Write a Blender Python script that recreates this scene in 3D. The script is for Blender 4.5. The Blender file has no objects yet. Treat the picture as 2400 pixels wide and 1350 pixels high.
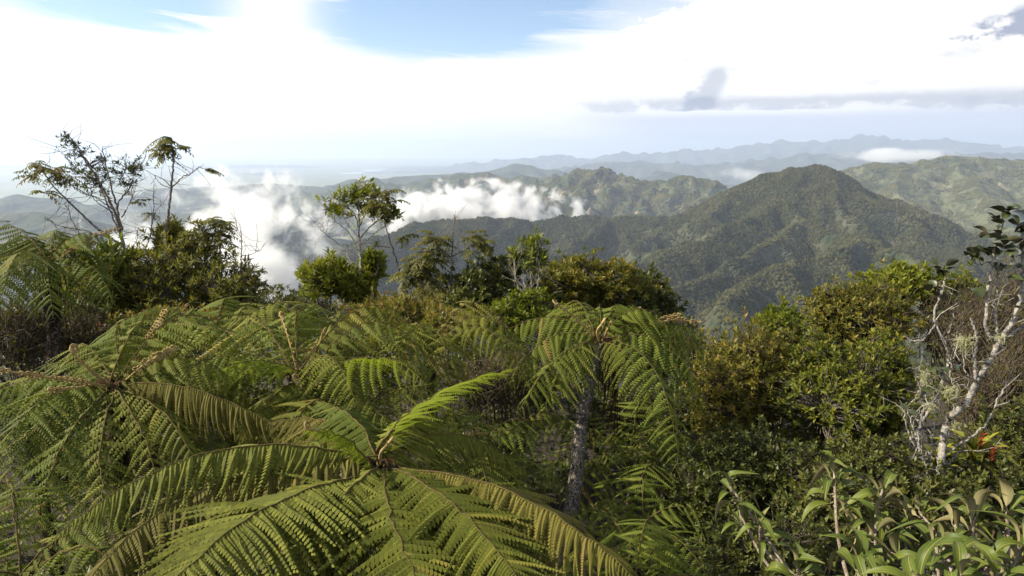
import bpy, math, random
import numpy as np
from mathutils import Vector, Matrix

random.seed(7)
RNG = np.random.default_rng(11)
SC = bpy.context.scene
COL = SC.collection
rad = math.radians

# ------------------------------------------------------------------ camera
PITCH = math.atan(325.0 / 1600.0)          # horizon sits 325 px above the centre of a 2400 px wide frame
CP, SP = math.cos(PITCH), math.sin(PITCH)
cam_data = bpy.data.cameras.new("camera")
cam_data.lens = 24.0
cam_data.sensor_width = 36.0
cam_data.clip_start = 0.05
cam_data.clip_end = 400000.0
cam = bpy.data.objects.new("camera", cam_data)
cam.rotation_euler = (math.pi / 2 - PITCH, 0, 0)
COL.objects.link(cam)
SC.camera = cam

# ------------------------------------------------------------------ sun, sky, exposure
SUN_EL, SUN_AZ = rad(36.0), rad(-90.0)     # azimuth from +Y towards +X: the sun stands straight to the left
SUN_DIR = Vector((math.sin(SUN_AZ) * math.cos(SUN_EL), math.cos(SUN_AZ) * math.cos(SUN_EL), math.sin(SUN_EL)))
sun_data = bpy.data.lights.new("sun", 'SUN')
sun_data.energy = 5.0
sun_data.angle = rad(0.6)
sun_data.color = (1.0, 0.90, 0.72)
sun = bpy.data.objects.new("sun", sun_data)
sun.rotation_euler = SUN_DIR.to_track_quat('Z', 'Y').to_euler()
sun.location = (-40, 10, 60)
COL.objects.link(sun)

SC.view_settings.view_transform = 'Standard'
SC.view_settings.look = 'None'
SC.view_settings.gamma = 1.0
SC.view_settings.use_curve_mapping = False
SC.view_settings.exposure = 1.16
SC.render.engine = 'CYCLES'
SC.cycles.use_denoising = True
SC.cycles.max_bounces = 8
SC.cycles.diffuse_bounces = 2
SC.cycles.glossy_bounces = 2
SC.cycles.transmission_bounces = 4
SC.cycles.transparent_max_bounces = 8
SC.cycles.volume_bounces = 3
SC.cycles.volume_max_steps = 256
SC.cycles.sample_clamp_indirect = 6.0


class NT:
    """small helper to write node trees"""
    def __init__(self, tree):
        self.t = tree
        self.n = tree.nodes
        self.l = tree.links

    def node(self, typ, **kw):
        nd = self.n.new(typ)
        for k, v in kw.items():
            setattr(nd, k, v)
        return nd

    def put(self, sock, v):
        if hasattr(v, 'is_linked') or hasattr(v, 'links'):
            self.l.new(v, sock)
        else:
            if isinstance(v, (tuple, list)) and len(v) == 3 and sock.type == 'RGBA':
                v = (*v, 1.0)
            sock.default_value = v

    def math(self, op, a, b=None, c=None, clamp=False):
        nd = self.node('ShaderNodeMath', operation=op)
        nd.use_clamp = clamp
        self.put(nd.inputs[0], a)
        if b is not None:
            self.put(nd.inputs[1], b)
        if c is not None:
            self.put(nd.inputs[2], c)
        return nd.outputs[0]

    def vmath(self, op, a, b=None):
        nd = self.node('ShaderNodeVectorMath', operation=op)
        self.put(nd.inputs[0], a)
        if b is not None:
            self.put(nd.inputs[1], b)
        return nd.outputs[0] if op not in ('LENGTH', 'DOT_PRODUCT') else nd.outputs[1]

    def mix(self, f, a, b, blend='MIX'):
        nd = self.node('ShaderNodeMix', data_type='RGBA', blend_type=blend)
        self.put(nd.inputs[0], f)
        self.put(nd.inputs[6], a)
        self.put(nd.inputs[7], b)
        return nd.outputs[2]

    def noise(self, vec, scale, detail=4, rough=0.55, dist=0.0):
        nd = self.node('ShaderNodeTexNoise')
        if vec is not None:
            self.put(nd.inputs['Vector'], vec)
        nd.inputs['Scale'].default_value = scale
        nd.inputs['Detail'].default_value = detail
        nd.inputs['Roughness'].default_value = rough
        nd.inputs['Distortion'].default_value = dist
        return nd.outputs['Fac']

    def smooth(self, v, lo, hi):
        nd = self.node('ShaderNodeMapRange', interpolation_type='SMOOTHSTEP')
        self.put(nd.inputs[0], v)
        self.put(nd.inputs[1], lo)
        self.put(nd.inputs[2], hi)
        return nd.outputs[0]

    def gauss(self, v, c, s):
        a = self.math('MULTIPLY', self.math('SUBTRACT', v, c), 1.0 / s)
        return self.math('EXPONENT', self.math('MULTIPLY', self.math('MULTIPLY', a, a), -1.0))

    def ramp(self, fac, stops):
        nd = self.node('ShaderNodeValToRGB')
        cr = nd.color_ramp
        while len(cr.elements) < len(stops):
            cr.elements.new(0.5)
        for e, (p, c) in zip(cr.elements, stops):
            e.position = p
            e.color = (*c, 1.0)
        self.put(nd.inputs[0], fac)
        return nd.outputs[0]


world = bpy.data.worlds.new("World")
SC.world = world
world.use_nodes = True
w = NT(world.node_tree)
w.n.clear()
sky = w.node('ShaderNodeTexSky', sky_type='NISHITA')
sky.sun_disc = False
sky.sun_elevation = SUN_EL
sky.sun_rotation = SUN_AZ
sky.altitude = 1500
sky.air_density = 1.0
sky.dust_density = 0.6
sky.ozone_density = 1.0
SKYK = 0.08
tc = w.node('ShaderNodeTexCoord')
vdir = w.vmath('NORMALIZE', tc.outputs['Generated'])
sep = w.node('ShaderNodeSeparateXYZ')
w.put(sep.inputs[0], vdir)
dx, dy, dz = sep.outputs
DEG = 180 / math.pi
az = w.math('MULTIPLY', w.math('ARCTAN2', dx, dy), DEG)
el = w.math('MULTIPLY', w.math('ARCSINE', dz), DEG)
# high streaky layer and piled cumulus, both mapped on a flat cloud deck so they foreshorten towards the horizon
den = w.math('ADD', w.math('MAXIMUM', dz, 0.0), 0.07)
cmb = w.node('ShaderNodeCombineXYZ')
w.put(cmb.inputs[0], w.math('DIVIDE', dx, den))
w.put(cmb.inputs[1], w.math('DIVIDE', dy, den))
n_deck = w.noise(cmb.outputs[0], 0.55, 7, 0.6, 0.4)
cmb2 = w.node('ShaderNodeCombineXYZ')
w.put(cmb2.inputs[0], w.math('MULTIPLY', az, 0.035))
w.put(cmb2.inputs[1], w.math('MULTIPLY', w.math('ADD', el, w.math('MULTIPLY', az, 0.06)), 0.45))
n_streak = w.noise(cmb2.outputs[0], 2.0, 5, 0.6, 0.5)
cmb3 = w.node('ShaderNodeCombineXYZ')
w.put(cmb3.inputs[0], w.math('MULTIPLY', az, 0.12))
w.put(cmb3.inputs[1], w.math('MULTIPLY', el, 0.22))
n_puff = w.noise(cmb3.outputs[0], 2.2, 8, 0.6, 0.2)
n_fine = w.noise(cmb3.outputs[0], 7.0, 8, 0.65, 0.3)
pf = w.math('ADD', w.math('MULTIPLY', w.math('SUBTRACT', n_puff, 0.5), 0.75), w.math('MULTIPLY', w.math('SUBTRACT', n_fine, 0.5), 0.55))
sf = w.math('SUBTRACT', n_streak, 0.5)
# cover of the whole dome
cover = w.math('ADD', 0.36, w.math('MULTIPLY', w.math('SUBTRACT', n_deck, 0.5), 2.2))
cover = w.math('ADD', cover, w.math('MULTIPLY', w.smooth(el, 17.0, 7.0), 0.75))
# the blue gap above the middle of the view and a thinner one to its left
gap = w.math('MULTIPLY', w.gauss(az, -5.0, 11.0), w.smooth(w.math('ADD', el, w.math('MULTIPLY', sf, 5.0)), 6.0, 8.8))
gap2 = w.math('MULTIPLY', w.gauss(az, -27.0, 9.0), w.smooth(w.math('ADD', el, w.math('MULTIPLY', sf, 9.0)), 7.6, 10.0))
cover = w.math('SUBTRACT', cover, w.math('MULTIPLY', gap, 1.9))
cover = w.math('SUBTRACT', cover, w.math('MULTIPLY', gap2, 1.7))
cover = w.math('ADD', cover, w.math('MULTIPLY', w.math('MAXIMUM', w.math('SUBTRACT', n_streak, 0.50), 0.0), 3.6))
# cumulus tower on the right: a lumpy edge rising from az 4 deg
edge = w.math('ADD', w.math('SUBTRACT', az, w.math('MULTIPLY', w.math('SUBTRACT', el, 7.0), 2.6)), w.math('MULTIPLY', pf, 14.0))
cum = w.smooth(edge, 3.2, 4.2)
cum = w.math('MULTIPLY', cum, w.smooth(az, 75.0, 45.0))
cover = w.math('MAXIMUM', cover, cum)
pillar = w.math('MULTIPLY', w.gauss(w.math('ADD', az, w.math('MULTIPLY', pf, 2.0)), -18.3, 2.9), 1.2)
cover = w.math('ADD', cover, pillar)
cover = w.math('MINIMUM', w.math('MAXIMUM', cover, 0.0), 1.0)
blue = w.vmath('MULTIPLY', sky.outputs[0], (SKYK * 1.0, SKYK * 1.0, SKYK * 1.0))
white = w.mix(w.smooth(n_deck, 0.3, 0.75), (0.505, 0.50, 0.49), (0.56, 0.55, 0.53))
col = w.mix(cover, blue, white)
# grey cloud bases low over the right half, with a small dark turret
turret = w.math('MULTIPLY', w.gauss(w.math('ADD', w.math('SUBTRACT', az, w.math('MULTIPLY', el, 0.45)), w.math('MULTIPLY', pf, 2.4)), 13.4, 1.25),
                w.smooth(w.math('ADD', el, w.math('MULTIPLY', pf, 2.0)), 7.0, 5.3))
turret = w.smooth(w.math('ADD', w.math('MULTIPLY', turret, w.smooth(el, 2.4, 3.2)), w.math('MULTIPLY', pf, 1.1)), 0.18, 0.80)
base = w.math('MULTIPLY', w.gauss(w.math('ADD', el, w.math('MULTIPLY', pf, 2.4)), 3.45, 0.62), w.smooth(w.math('ADD', az, w.math('MULTIPLY', pf, 26)), -4.0, 15.0))
corner = w.math('MULTIPLY', w.gauss(w.math('ADD', az, w.math('MULTIPLY', pf, 7)), 36.5, 3.2), w.gauss(w.math('ADD', el, w.math('MULTIPLY', pf, 3)), 8.2, 1.1))
base = w.smooth(w.math('ADD', base, w.math('MULTIPLY', pf, 2.0)), 0.15, 1.0)
base = w.math('MULTIPLY', base, w.smooth(az, -9.0, 12.0))
corner = w.smooth(w.math('ADD', corner, w.math('MULTIPLY', pf, 1.0)), 0.25, 0.7)
dapple = w.math('MULTIPLY', w.math('MULTIPLY', w.smooth(n_puff, 0.56, 0.70), w.smooth(az, 8.0, 16.0)), w.math('MULTIPLY', w.smooth(az, 60.0, 40.0), 0.22))
gm = w.math('ADD', w.math('ADD', w.math('MULTIPLY', turret, 0.62), w.math('MULTIPLY', base, 0.62)), w.math('ADD', corner, dapple), clamp=True)
col = w.mix(gm, col, (0.19, 0.21, 0.27))
puffs = w.math('MULTIPLY', w.smooth(w.math('ADD', w.gauss(w.math('ADD', el, w.math('MULTIPLY', pf, 1.0)), 2.75, 0.34), w.math('MULTIPLY', pf, 1.5)), 0.55, 0.8), w.math('MULTIPLY', w.smooth(az, 6.0, 12.0), w.smooth(az, 30.0, 24.0)))
col = w.mix(puffs, col, (0.58, 0.57, 0.56))
# rain-veiled air under those bases
veil = w.math('MULTIPLY', w.smooth(el, 3.3, 2.2), w.smooth(w.math('SUBTRACT', az, w.math('MULTIPLY', el, -1.4)), 5.0, 15.0))
col = w.mix(w.math('MULTIPLY', veil, 0.8), col, (0.31, 0.34, 0.44))
bg = w.node('ShaderNodeBackground')
w.put(bg.inputs[0], col)
bg.inputs[1].default_value = 1.0
out = w.node('ShaderNodeOutputWorld')
w.l.new(bg.outputs[0], out.inputs[0])


# ------------------------------------------------------------------ shared helpers
def pix(px, py, d):
    """point seen at pixel (px,py) of the 2400x1350 frame at depth d metres along the optical axis"""
    xc = (px - 1200.0) / 1600.0 * d
    yc = (675.0 - py) / 1600.0 * d
    return Vector((xc, d * CP + yc * SP, -d * SP + yc * CP))


def npmesh(name, V, F, mats=(), mi=None, rnd=None, smooth=False):
    V = np.asarray(V, np.float32).reshape(-1, 3)
    F = np.asarray(F, np.int32)
    me = bpy.data.meshes.new(name)
    me.vertices.add(len(V))
    me.vertices.foreach_set('co', V.ravel())
    k = F.shape[1]
    me.loops.add(F.size)
    me.loops.foreach_set('vertex_index', F.ravel())
    me.polygons.add(len(F))
    me.polygons.foreach_set('loop_start', np.arange(0, F.size, k, dtype=np.int32))
    me.polygons.foreach_set('loop_total', np.full(len(F), k, np.int32))
    if mi is not None:
        me.polygons.foreach_set('material_index', np.asarray(mi, np.int32))
    if smooth:
        me.polygons.foreach_set('use_smooth', np.ones(len(F), bool))
    for m in mats:
        me.materials.append(m)
    if rnd is not None:
        a = me.attributes.new('rnd', 'FLOAT', 'POINT')
        a.data.foreach_set('value', np.asarray(rnd, np.float32))
    me.update()
    return me


def link(name, data, parent=None, loc=None, label=None, cat=None, group=None, kind=None):
    o = bpy.data.objects.new(name, data)
    COL.objects.link(o)
    if parent is not None:
        o.parent = parent
    if loc is not None:
        o.location = loc
    if label:
        o['label'] = label
    if cat:
        o['category'] = cat
    if group:
        o['group'] = group
    if kind:
        o['kind'] = kind
    return o


def newmat(name):
    m = bpy.data.materials.new(name)
    m.use_nodes = True
    m.node_tree.nodes.clear()
    t = NT(m.node_tree)
    o = t.node('ShaderNodeOutputMaterial')
    return m, t, o


def _hash2(ix, iy, seed):
    h = (ix.astype(np.int64) * 374761393 + iy.astype(np.int64) * 668265263 + seed * 974711) & 0x7fffffff
    h = ((h ^ (h >> 13)) * 1274126177) & 0x7fffffff
    h = h ^ (h >> 16)
    return (h & 0xffff) / 65535.0 * 2 * math.pi


def perlin(x, y, seed=0):
    ix, iy = np.floor(x), np.floor(y)
    fx, fy = x - ix, y - iy
    u, v = fx ** 3 * (fx * (fx * 6 - 15) + 10), fy ** 3 * (fy * (fy * 6 - 15) + 10)

    def g(ax, ay):
        a = _hash2(ix + ax, iy + ay, seed)
        return np.cos(a) * (fx - ax) + np.sin(a) * (fy - ay)
    return ((g(0, 0) * (1 - u) + g(1, 0) * u) * (1 - v) + (g(0, 1) * (1 - u) + g(1, 1) * u) * v) * 1.5


def fbm(x, y, octaves=4, seed=0, ridged=False):
    s, a, f = 0.0, 1.0, 1.0
    for i in range(octaves):
        n = perlin(x * f, y * f, seed + i * 17)
        s = s + a * ((0.5 - np.abs(n)) * 2 if ridged else n)
        a *= 0.5
        f *= 2.03
    return s


# ------------------------------------------------------------------ terrain
def crest_field(X, Y, crests):
    """height of a massif given crest lines ((px,py,depth)...) and side slopes; also the distance to the nearest crest"""
    H = np.full(X.shape, -1e9)
    DD = np.full(X.shape, 1e9)
    for pts, k in crests:
        P = [pix(*p) for p in pts]
        for a, b in zip(P[:-1], P[1:]):
            ex, ey = b.x - a.x, b.y - a.y
            t = np.clip(((X - a.x) * ex + (Y - a.y) * ey) / (ex * ex + ey * ey + 1e-9), 0, 1)
            d = np.hypot(X - (a.x + t * ex), Y - (a.y + t * ey))
            z = a.z + t * (b.z - a.z)
            h = z - k * d * (0.75 + 0.25 * np.exp(-d / 400.0))
            H = np.maximum(H, h)
            DD = np.minimum(DD, d)
    return H, DD


def heightfield(name, x0, x1, y0, y1, nx, ny, crests, mat, warp=60.0, wsc=500.0, rough=30.0, rsc=350.0, floor=-900, seed=1):
    xs, ys = np.linspace(x0, x1, nx), np.linspace(y0, y1, ny)
    X, Y = np.meshgrid(xs, ys)
    Xw = X + warp * fbm(X / wsc, Y / wsc, 3, seed)
    Yw = Y + warp * fbm(X / wsc, Y / wsc, 3, seed + 50)
    H, D = crest_field(Xw, Yw, crests)
    grow = np.clip(D / 250.0, 0.22, 1.0)
    H = H + rough * grow * (fbm(X / rsc, Y / rsc, 5, seed + 90, True) - 0.9)
    for _ in range(2):
        Hp = np.pad(H, 1, mode='edge')
        H = (Hp[1:-1, 1:-1] * 4 + Hp[:-2, 1:-1] + Hp[2:, 1:-1] + Hp[1:-1, :-2] + Hp[1:-1, 2:]) / 8
    H = np.maximum(H, floor + 20 * fbm(X / 900, Y / 900, 3, seed))
    V = np.stack([X, Y, H], -1).reshape(-1, 3)
    i = np.arange(ny - 1)[:, None] * nx + np.arange(nx - 1)[None, :]
    F = np.stack([i, i + 1, i + 1 + nx, i + nx], -1).reshape(-1, 4)
    me = npmesh(name, V, F, [mat], smooth=True)
    o = link(name, me, kind='structure')
    return o, X, Y, H


def mountain_mat(name, dark, light, bare, tree, bare_amt=0.5, bump=1.0):
    m, t, o = newmat(name)
    tcn = t.node('ShaderNodeTexCoord')
    P = tcn.outputs['Object']
    big = t.noise(P, 0.004, 5, 0.6)
    vor = t.node('ShaderNodeTexVoronoi')
    t.put(vor.inputs['Vector'], P)
    vor.inputs['Scale'].default_value = tree
    fine = t.noise(P, tree * 0.45, 3, 0.6)
    mid_n = t.noise(P, tree * 0.16, 4, 0.7)
    c = t.mix(t.smooth(t.math('ADD', t.math('MULTIPLY', fine, 0.5), t.math('MULTIPLY', mid_n, 0.5)), 0.40, 0.60), dark, light)
    c = t.mix(t.math('MULTIPLY', t.smooth(big, 0.45, 0.7), 0.5), c, t.mix(0.5, light, bare))
    geo = t.node('ShaderNodeNewGeometry')
    sp = t.node('ShaderNodeSeparateXYZ')
    t.put(sp.inputs[0], geo.outputs['True Normal'])
    steep = t.smooth(sp.outputs[2], 0.84, 0.66)
    nb = t.smooth(t.noise(P, 0.006, 6, 0.65), 0.50, 0.64)
    c = t.mix(t.math('MULTIPLY', t.math('MULTIPLY', steep, nb), bare_amt), c, bare)
    b = t.node('ShaderNodeBsdfPrincipled')
    t.put(b.inputs['Base Color'], c)
    b.inputs['Roughness'].default_value = 0.95
    b.inputs['Specular IOR Level'].default_value = 0.1
    bp = t.node('ShaderNodeBump')
    bp.inputs['Strength'].default_value = bump
    bp.inputs['Distance'].default_value = 6.0
    hgt = t.math('ADD', t.math('MULTIPLY', vor.outputs['Distance'], -1.0), fine)
    t.put(bp.inputs['Height'], hgt)
    t.l.new(bp.outputs[0], b.inputs['Normal'])
    t.l.new(b.outputs[0], o.inputs[0])
    return m


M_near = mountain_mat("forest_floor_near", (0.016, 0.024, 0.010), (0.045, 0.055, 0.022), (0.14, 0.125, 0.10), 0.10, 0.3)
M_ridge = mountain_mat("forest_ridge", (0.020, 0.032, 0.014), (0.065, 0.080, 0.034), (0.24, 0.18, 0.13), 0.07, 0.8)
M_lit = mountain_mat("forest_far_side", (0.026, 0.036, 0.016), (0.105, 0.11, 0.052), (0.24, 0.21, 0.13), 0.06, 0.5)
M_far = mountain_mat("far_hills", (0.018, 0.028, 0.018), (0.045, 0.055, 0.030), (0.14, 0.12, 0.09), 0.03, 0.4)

# the dark forested mountain right of the middle
main_crests = [
    ([(620, 640, 2750), (760, 590, 2800), (880, 548, 2850), (1000, 520, 3000), (1110, 510, 3100), (1220, 516, 3150), (1330, 508, 3200), (1450, 511, 3200),
      (1560, 511, 3150), (1640, 490, 3100), (1720, 452, 3050), (1800, 413, 3010), (1850, 396, 3000), (1885, 390, 3000), (1925, 394, 2990),
      (1960, 408, 2980), (1990, 435, 2960), (2050, 464, 2900), (2130, 497, 2820), (2200, 526, 2760), (2290, 566, 2700), (2420, 610, 2650), (2650, 660, 2600)], 0.62),
    ([(1880, 392, 3000), (1848, 440, 2860), (1850, 472, 2740), (1887, 511, 2560), (1985, 548, 2330), (2060, 556, 2180), (2110, 590, 2040), (2160, 650, 1880), (2230, 740, 1650), (2330, 860, 1400)], 0.95),
    ([(1940, 400, 2985), (1945, 450, 2800), (1990, 500, 2640), (2040, 535, 2480)], 1.1),
    ([(1848, 470, 2750), (1740, 512, 2560), (1620, 570, 2350), (1500, 612, 2120), (1400, 660, 1900), (1300, 740, 1620), (1240, 820, 1400)], 0.9),
    ([(1887, 511, 2560), (1780, 580, 2250), (1667, 649, 1950), (1575, 690, 1760), (1500, 760, 1540), (1440, 860, 1300)], 0.9),
    ([(2045, 556, 2200), (1890, 600, 2000), (1758, 662, 1800), (1710, 735, 1560), (1690, 820, 1330), (1660, 930, 1120)], 0.9),
    ([(1450, 511, 3200), (1330, 570, 2750), (1210, 630, 2400), (1120, 720, 2000), (1060, 820, 1700)], 0.9),
    ([(1220, 516, 3150), (1090, 580, 2700), (960, 650, 2300), (880, 760, 1900)], 0.9),
    ([(880, 548, 2850), (760, 650, 2350), (700, 760, 1950)], 0.85),
    ([(2240, 546, 2740), (2230, 600, 2450), (2290, 680, 2100), (2380, 760, 1850)], 0.9),
]
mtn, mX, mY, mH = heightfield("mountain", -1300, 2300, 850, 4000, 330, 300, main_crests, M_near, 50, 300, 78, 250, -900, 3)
ridge_crests = [
    ([(1230, 500, 5400), (1290, 455, 5450), (1345, 402, 5500), (1405, 391, 5500), (1440, 402, 5480), (1480, 420, 5450), (1540, 424, 5400), (1600, 415, 5350), (1650, 419, 5300),
      (1690, 434, 5250), (1730, 452, 5200), (1790, 480, 5100), (1900, 520, 5000)], 0.62),
    ([(1405, 391, 5500), (1370, 430, 5250), (1310, 480, 4950), (1250, 540, 4600)], 0.75),
    ([(1480, 420, 5450), (1470, 470, 5100), (1440, 540, 4600)], 0.75),
    ([(1600, 415, 5350), (1570, 465, 5050), (1540, 540, 4600)], 0.75),
    ([(1690, 434, 5250), (1660, 490, 4900), (1640, 560, 4500)], 0.75),
    ([(1540, 424, 5400), (1515, 470, 5050), (1490, 530, 4650)], 0.75),
]
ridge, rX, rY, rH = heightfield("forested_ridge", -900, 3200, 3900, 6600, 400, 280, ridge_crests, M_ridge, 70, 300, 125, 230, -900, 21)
back_crests = [
    ([(600, 470, 6900), (740, 450, 6900), (840, 424, 6900), (880, 418, 6900), (930, 432, 6850), (1000, 425, 6850), (1060, 410, 6800), (1115, 399, 6800), (1160, 405, 6800),
      (1220, 411, 6750), (1300, 408, 6700), (1370, 415, 6700), (1500, 440, 6600)], 0.62),
    ([(1115, 399, 6800), (1100, 450, 6300), (1060, 520, 5700)], 0.7),
    ([(1220, 411, 6750), (1215, 460, 6300), (1190, 540, 5600)], 0.7),
    ([(1000, 425, 6850), (960, 470, 6300), (900, 540, 5600)], 0.7),
]
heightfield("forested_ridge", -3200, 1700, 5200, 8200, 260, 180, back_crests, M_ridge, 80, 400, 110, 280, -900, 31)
right_crests = [
    ([(1880, 440, 5300), (1970, 402, 5300), (2040, 381, 5350), (2120, 383, 5400), (2180, 372, 5450), (2250, 365, 5500), (2310, 371, 5550), (2400, 374, 5600), (2550, 380, 5700), (2700, 390, 5800)], 0.52),
    ([(2120, 383, 5400), (2110, 430, 4900), (2150, 500, 4300), (2180, 560, 3900)], 0.55),
    ([(2250, 365, 5500), (2270, 420, 4900), (2330, 480, 4300), (2380, 540, 3900)], 0.55),
    ([(2400, 374, 5600), (2450, 430, 4900), (2520, 500, 4300)], 0.55),
    ([(1990, 396, 5300), (2020, 440, 4900), (2060, 500, 4400)], 0.55),
]
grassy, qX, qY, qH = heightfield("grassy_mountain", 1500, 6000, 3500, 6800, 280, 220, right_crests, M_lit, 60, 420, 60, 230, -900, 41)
# blue ranges on the horizon and hills of the lowland
far1 = [([(1080, 385, 27000), (1200, 372, 27000), (1300, 366, 27000), (1380, 372, 27000), (1450, 359, 26500), (1540, 364, 26500), (1610, 351, 26500), (1680, 357, 26500), (1740, 343, 26500), (1800, 334, 26500),
          (1880, 327, 26500), (1940, 335, 26500), (2035, 320, 26500), (2100, 331, 26500), (2160, 330, 26500), (2210, 327, 26500), (2280, 337, 26500), (2340, 345, 26500), (2460, 352, 26500), (2700, 350, 26500)], 0.42)]
heightfield("mountain_range", -5000, 30500, 22500, 32000, 420, 130, far1, M_far, 300, 1600, 330, 1500, -760, 51)
far2 = [([(1280, 400, 17000), (1380, 384, 17000), (1500, 380, 17000), (1620, 384, 17000), (1760, 376, 17000), (1900, 362, 17000), (2050, 358, 17000), (2200, 360, 17000), (2500, 362, 17000)], 0.40),
        ([(1500, 425, 12500), (1560, 409, 12500), (1620, 420, 12500), (1720, 432, 12500), (1800, 425, 12500)], 0.35)]
heightfield("mountain_range", -1300, 19000, 10200, 20500, 340, 190, far2, M_far, 250, 1300, 230, 1100, -760, 61)
far3 = [([(1120, 405, 11500), (1165, 397, 11500), (1215, 381, 11500), (1260, 392, 11500), (1330, 402, 11500), (1420, 408, 11500)], 0.40),
        ([(860, 420, 9800), (960, 412, 9800), (1040, 408, 9800), (1100, 404, 9800)], 0.33)]
heightfield("foothills", -4500, 3500, 8400, 13500, 190, 140, far3, M_far, 150, 900, 110, 700, -760, 71)
left1 = [([(-500, 560, 4300), (-200, 520, 4200), (20, 500, 4100), (80, 495, 4100), (150, 508, 4050), (220, 530, 4000), (330, 566, 3900), (450, 600, 3800)], 0.45),
         ([(330, 560, 3900), (400, 520, 4600), (470, 490, 4700), (560, 500, 4700), (640, 530, 4500)], 0.45)]
heightfield("hills", -6000, -300, 2600, 6400, 230, 170, left1, M_far, 80, 500, 60, 320, -900, 81)
left2 = [([(-600, 480, 6600), (-250, 475, 6500), (0, 468, 6400), (60, 454, 6400), (120, 470, 6300), (220, 484, 6200), (340, 492, 6100), (480, 505, 6000)], 0.42),
         ([(380, 440, 9000), (520, 436, 9000), (640, 428, 9000), (760, 440, 8900), (860, 446, 8800)], 0.36),
         ([(500, 480, 6900), (620, 458, 7000), (720, 452, 7100), (800, 462, 7000)], 0.4)]
heightfield("hills", -9500, -400, 4800, 11500, 250, 190, left2, M_far, 100, 700, 80, 460, -850, 91)
left3 = [([(-800, 420, 21000), (-300, 412, 21000), (0, 414, 21000), (200, 408, 21000), (420, 414, 21000), (600, 404, 21000), (800, 410, 21000)], 0.36),
         ([(-500, 392, 29000), (0, 388, 29000), (300, 392, 29000), (560, 386, 29000), (760, 390, 29000)], 0.3)]
heightfield("hills", -42000, 900, 17500, 33500, 300, 160, left3, M_far, 250, 1500, 160, 1300, -800, 95)

# lowland plain out to the horizon and the reservoir on it
mp, t, o = newmat("plain")
tcn = t.node('ShaderNodeTexCoord')
P = tcn.outputs['Object']
c = t.ramp(t.noise(P, 0.0011, 6, 0.65), [(0.3, (0.05, 0.075, 0.03)), (0.5, (0.10, 0.12, 0.05)), (0.7, (0.20, 0.18, 0.11))])
b = t.node('ShaderNodeBsdfPrincipled')
t.put(b.inputs['Base Color'], c)
b.inputs['Roughness'].default_value = 1.0
t.l.new(b.outputs[0], o.inputs[0])
R = 62000
nseg = 96
pv = [(0, 0, -770)] + [(R * math.cos(2 * math.pi * i / nseg), R * math.sin(2 * math.pi * i / nseg), -770) for i in range(nseg)]
pf_ = [(0, 1 + i, 1 + (i + 1) % nseg) for i in range(nseg)]
link("plain", npmesh("plain", pv, pf_, [mp]), kind='structure')
mw, t, o = newmat("water")
b = t.node('ShaderNodeBsdfPrincipled')
b.inputs['Base Color'].default_value = (0.25, 0.30, 0.34, 1)
b.inputs['Roughness'].default_value = 0.35
b.inputs['Specular IOR Level'].default_value = 1.0
t.l.new(b.outputs[0], o.inputs[0])
lc = pix(900, 400, 1.0)
lc = lc * (-764 / lc.z)
lv = []
for i in range(60):
    a = 2 * math.pi * i / 60
    r = 1.0 + 0.35 * math.sin(3 * a + 1) + 0.22 * math.sin(5 * a) + 0.1 * math.sin(9 * a + 2)
    lv.append((lc.x + 900 * r * math.cos(a), lc.y + 2600 * r * math.sin(a), -764))
lv.append((lc.x, lc.y, -764))
link("lake", npmesh("lake", lv, [(60, i, (i + 1) % 60) for i in range(60)], [mw]), kind='structure')


# forest canopy on the near mountain: crowns as one mass
def canopy_group(name, mat, smin, smax):
    ng = bpy.data.node_groups.new(name, 'GeometryNodeTree')
    ng.interface.new_socket('Geometry', in_out='INPUT', socket_type='NodeSocketGeometry')
    ng.interface.new_socket('Geometry', in_out='OUTPUT', socket_type='NodeSocketGeometry')
    N, L = ng.nodes, ng.links
    gi, go = N.new('NodeGroupInput'), N.new('NodeGroupOutput')
    ico = N.new('GeometryNodeMeshIcoSphere')
    ico.inputs['Radius'].default_value = 1.0
    ico.inputs['Subdivisions'].default_value = 3
    sp = N.new('GeometryNodeSetPosition')
    nz = N.new('ShaderNodeTexNoise')
    nz.inputs['Scale'].default_value = 1.6
    nz.inputs['Detail'].default_value = 3
    sub = N.new('ShaderNodeVectorMath')
    sub.operation = 'SUBTRACT'
    sub.inputs[1].default_value = (0.5, 0.5, 0.5)
    mul = N.new('ShaderNodeVectorMath')
    mul.operation = 'SCALE'
    mul.inputs['Scale'].default_value = 1.7
    L.new(nz.outputs['Color'], sub.inputs[0])
    L.new(sub.outputs[0], mul.inputs[0])
    L.new(ico.outputs[0], sp.inputs[0])
    L.new(mul.outputs[0], sp.inputs['Offset'])
    sm = N.new('GeometryNodeSetMaterial')
    sm.inputs['Material'].default_value = mat
    L.new(sp.outputs[0], sm.inputs[0])
    iop = N.new('GeometryNodeInstanceOnPoints')
    L.new(gi.outputs[0], iop.inputs['Points'])
    L.new(sm.outputs[0], iop.inputs['Instance'])
    rv = N.new('FunctionNodeRandomValue')
    rv.data_type = 'FLOAT_VECTOR'
    rv.inputs[0].default_value = (0, 0, 0)
    rv.inputs[1].default_value = (0.5, 0.5, 6.28)
    L.new(rv.outputs[0], iop.inputs['Rotation'])
    rs = N.new('FunctionNodeRandomValue')
    rs.data_type = 'FLOAT_VECTOR'
    rs.inputs[0].default_value = (smin, smin, smin * 0.8)
    rs.inputs[1].default_value = (smax, smax, smax * 1.1)
    L.new(rs.outputs[0], iop.inputs['Scale'])
    L.new(iop.outputs[0], go.inputs[0])
    return ng


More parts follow.
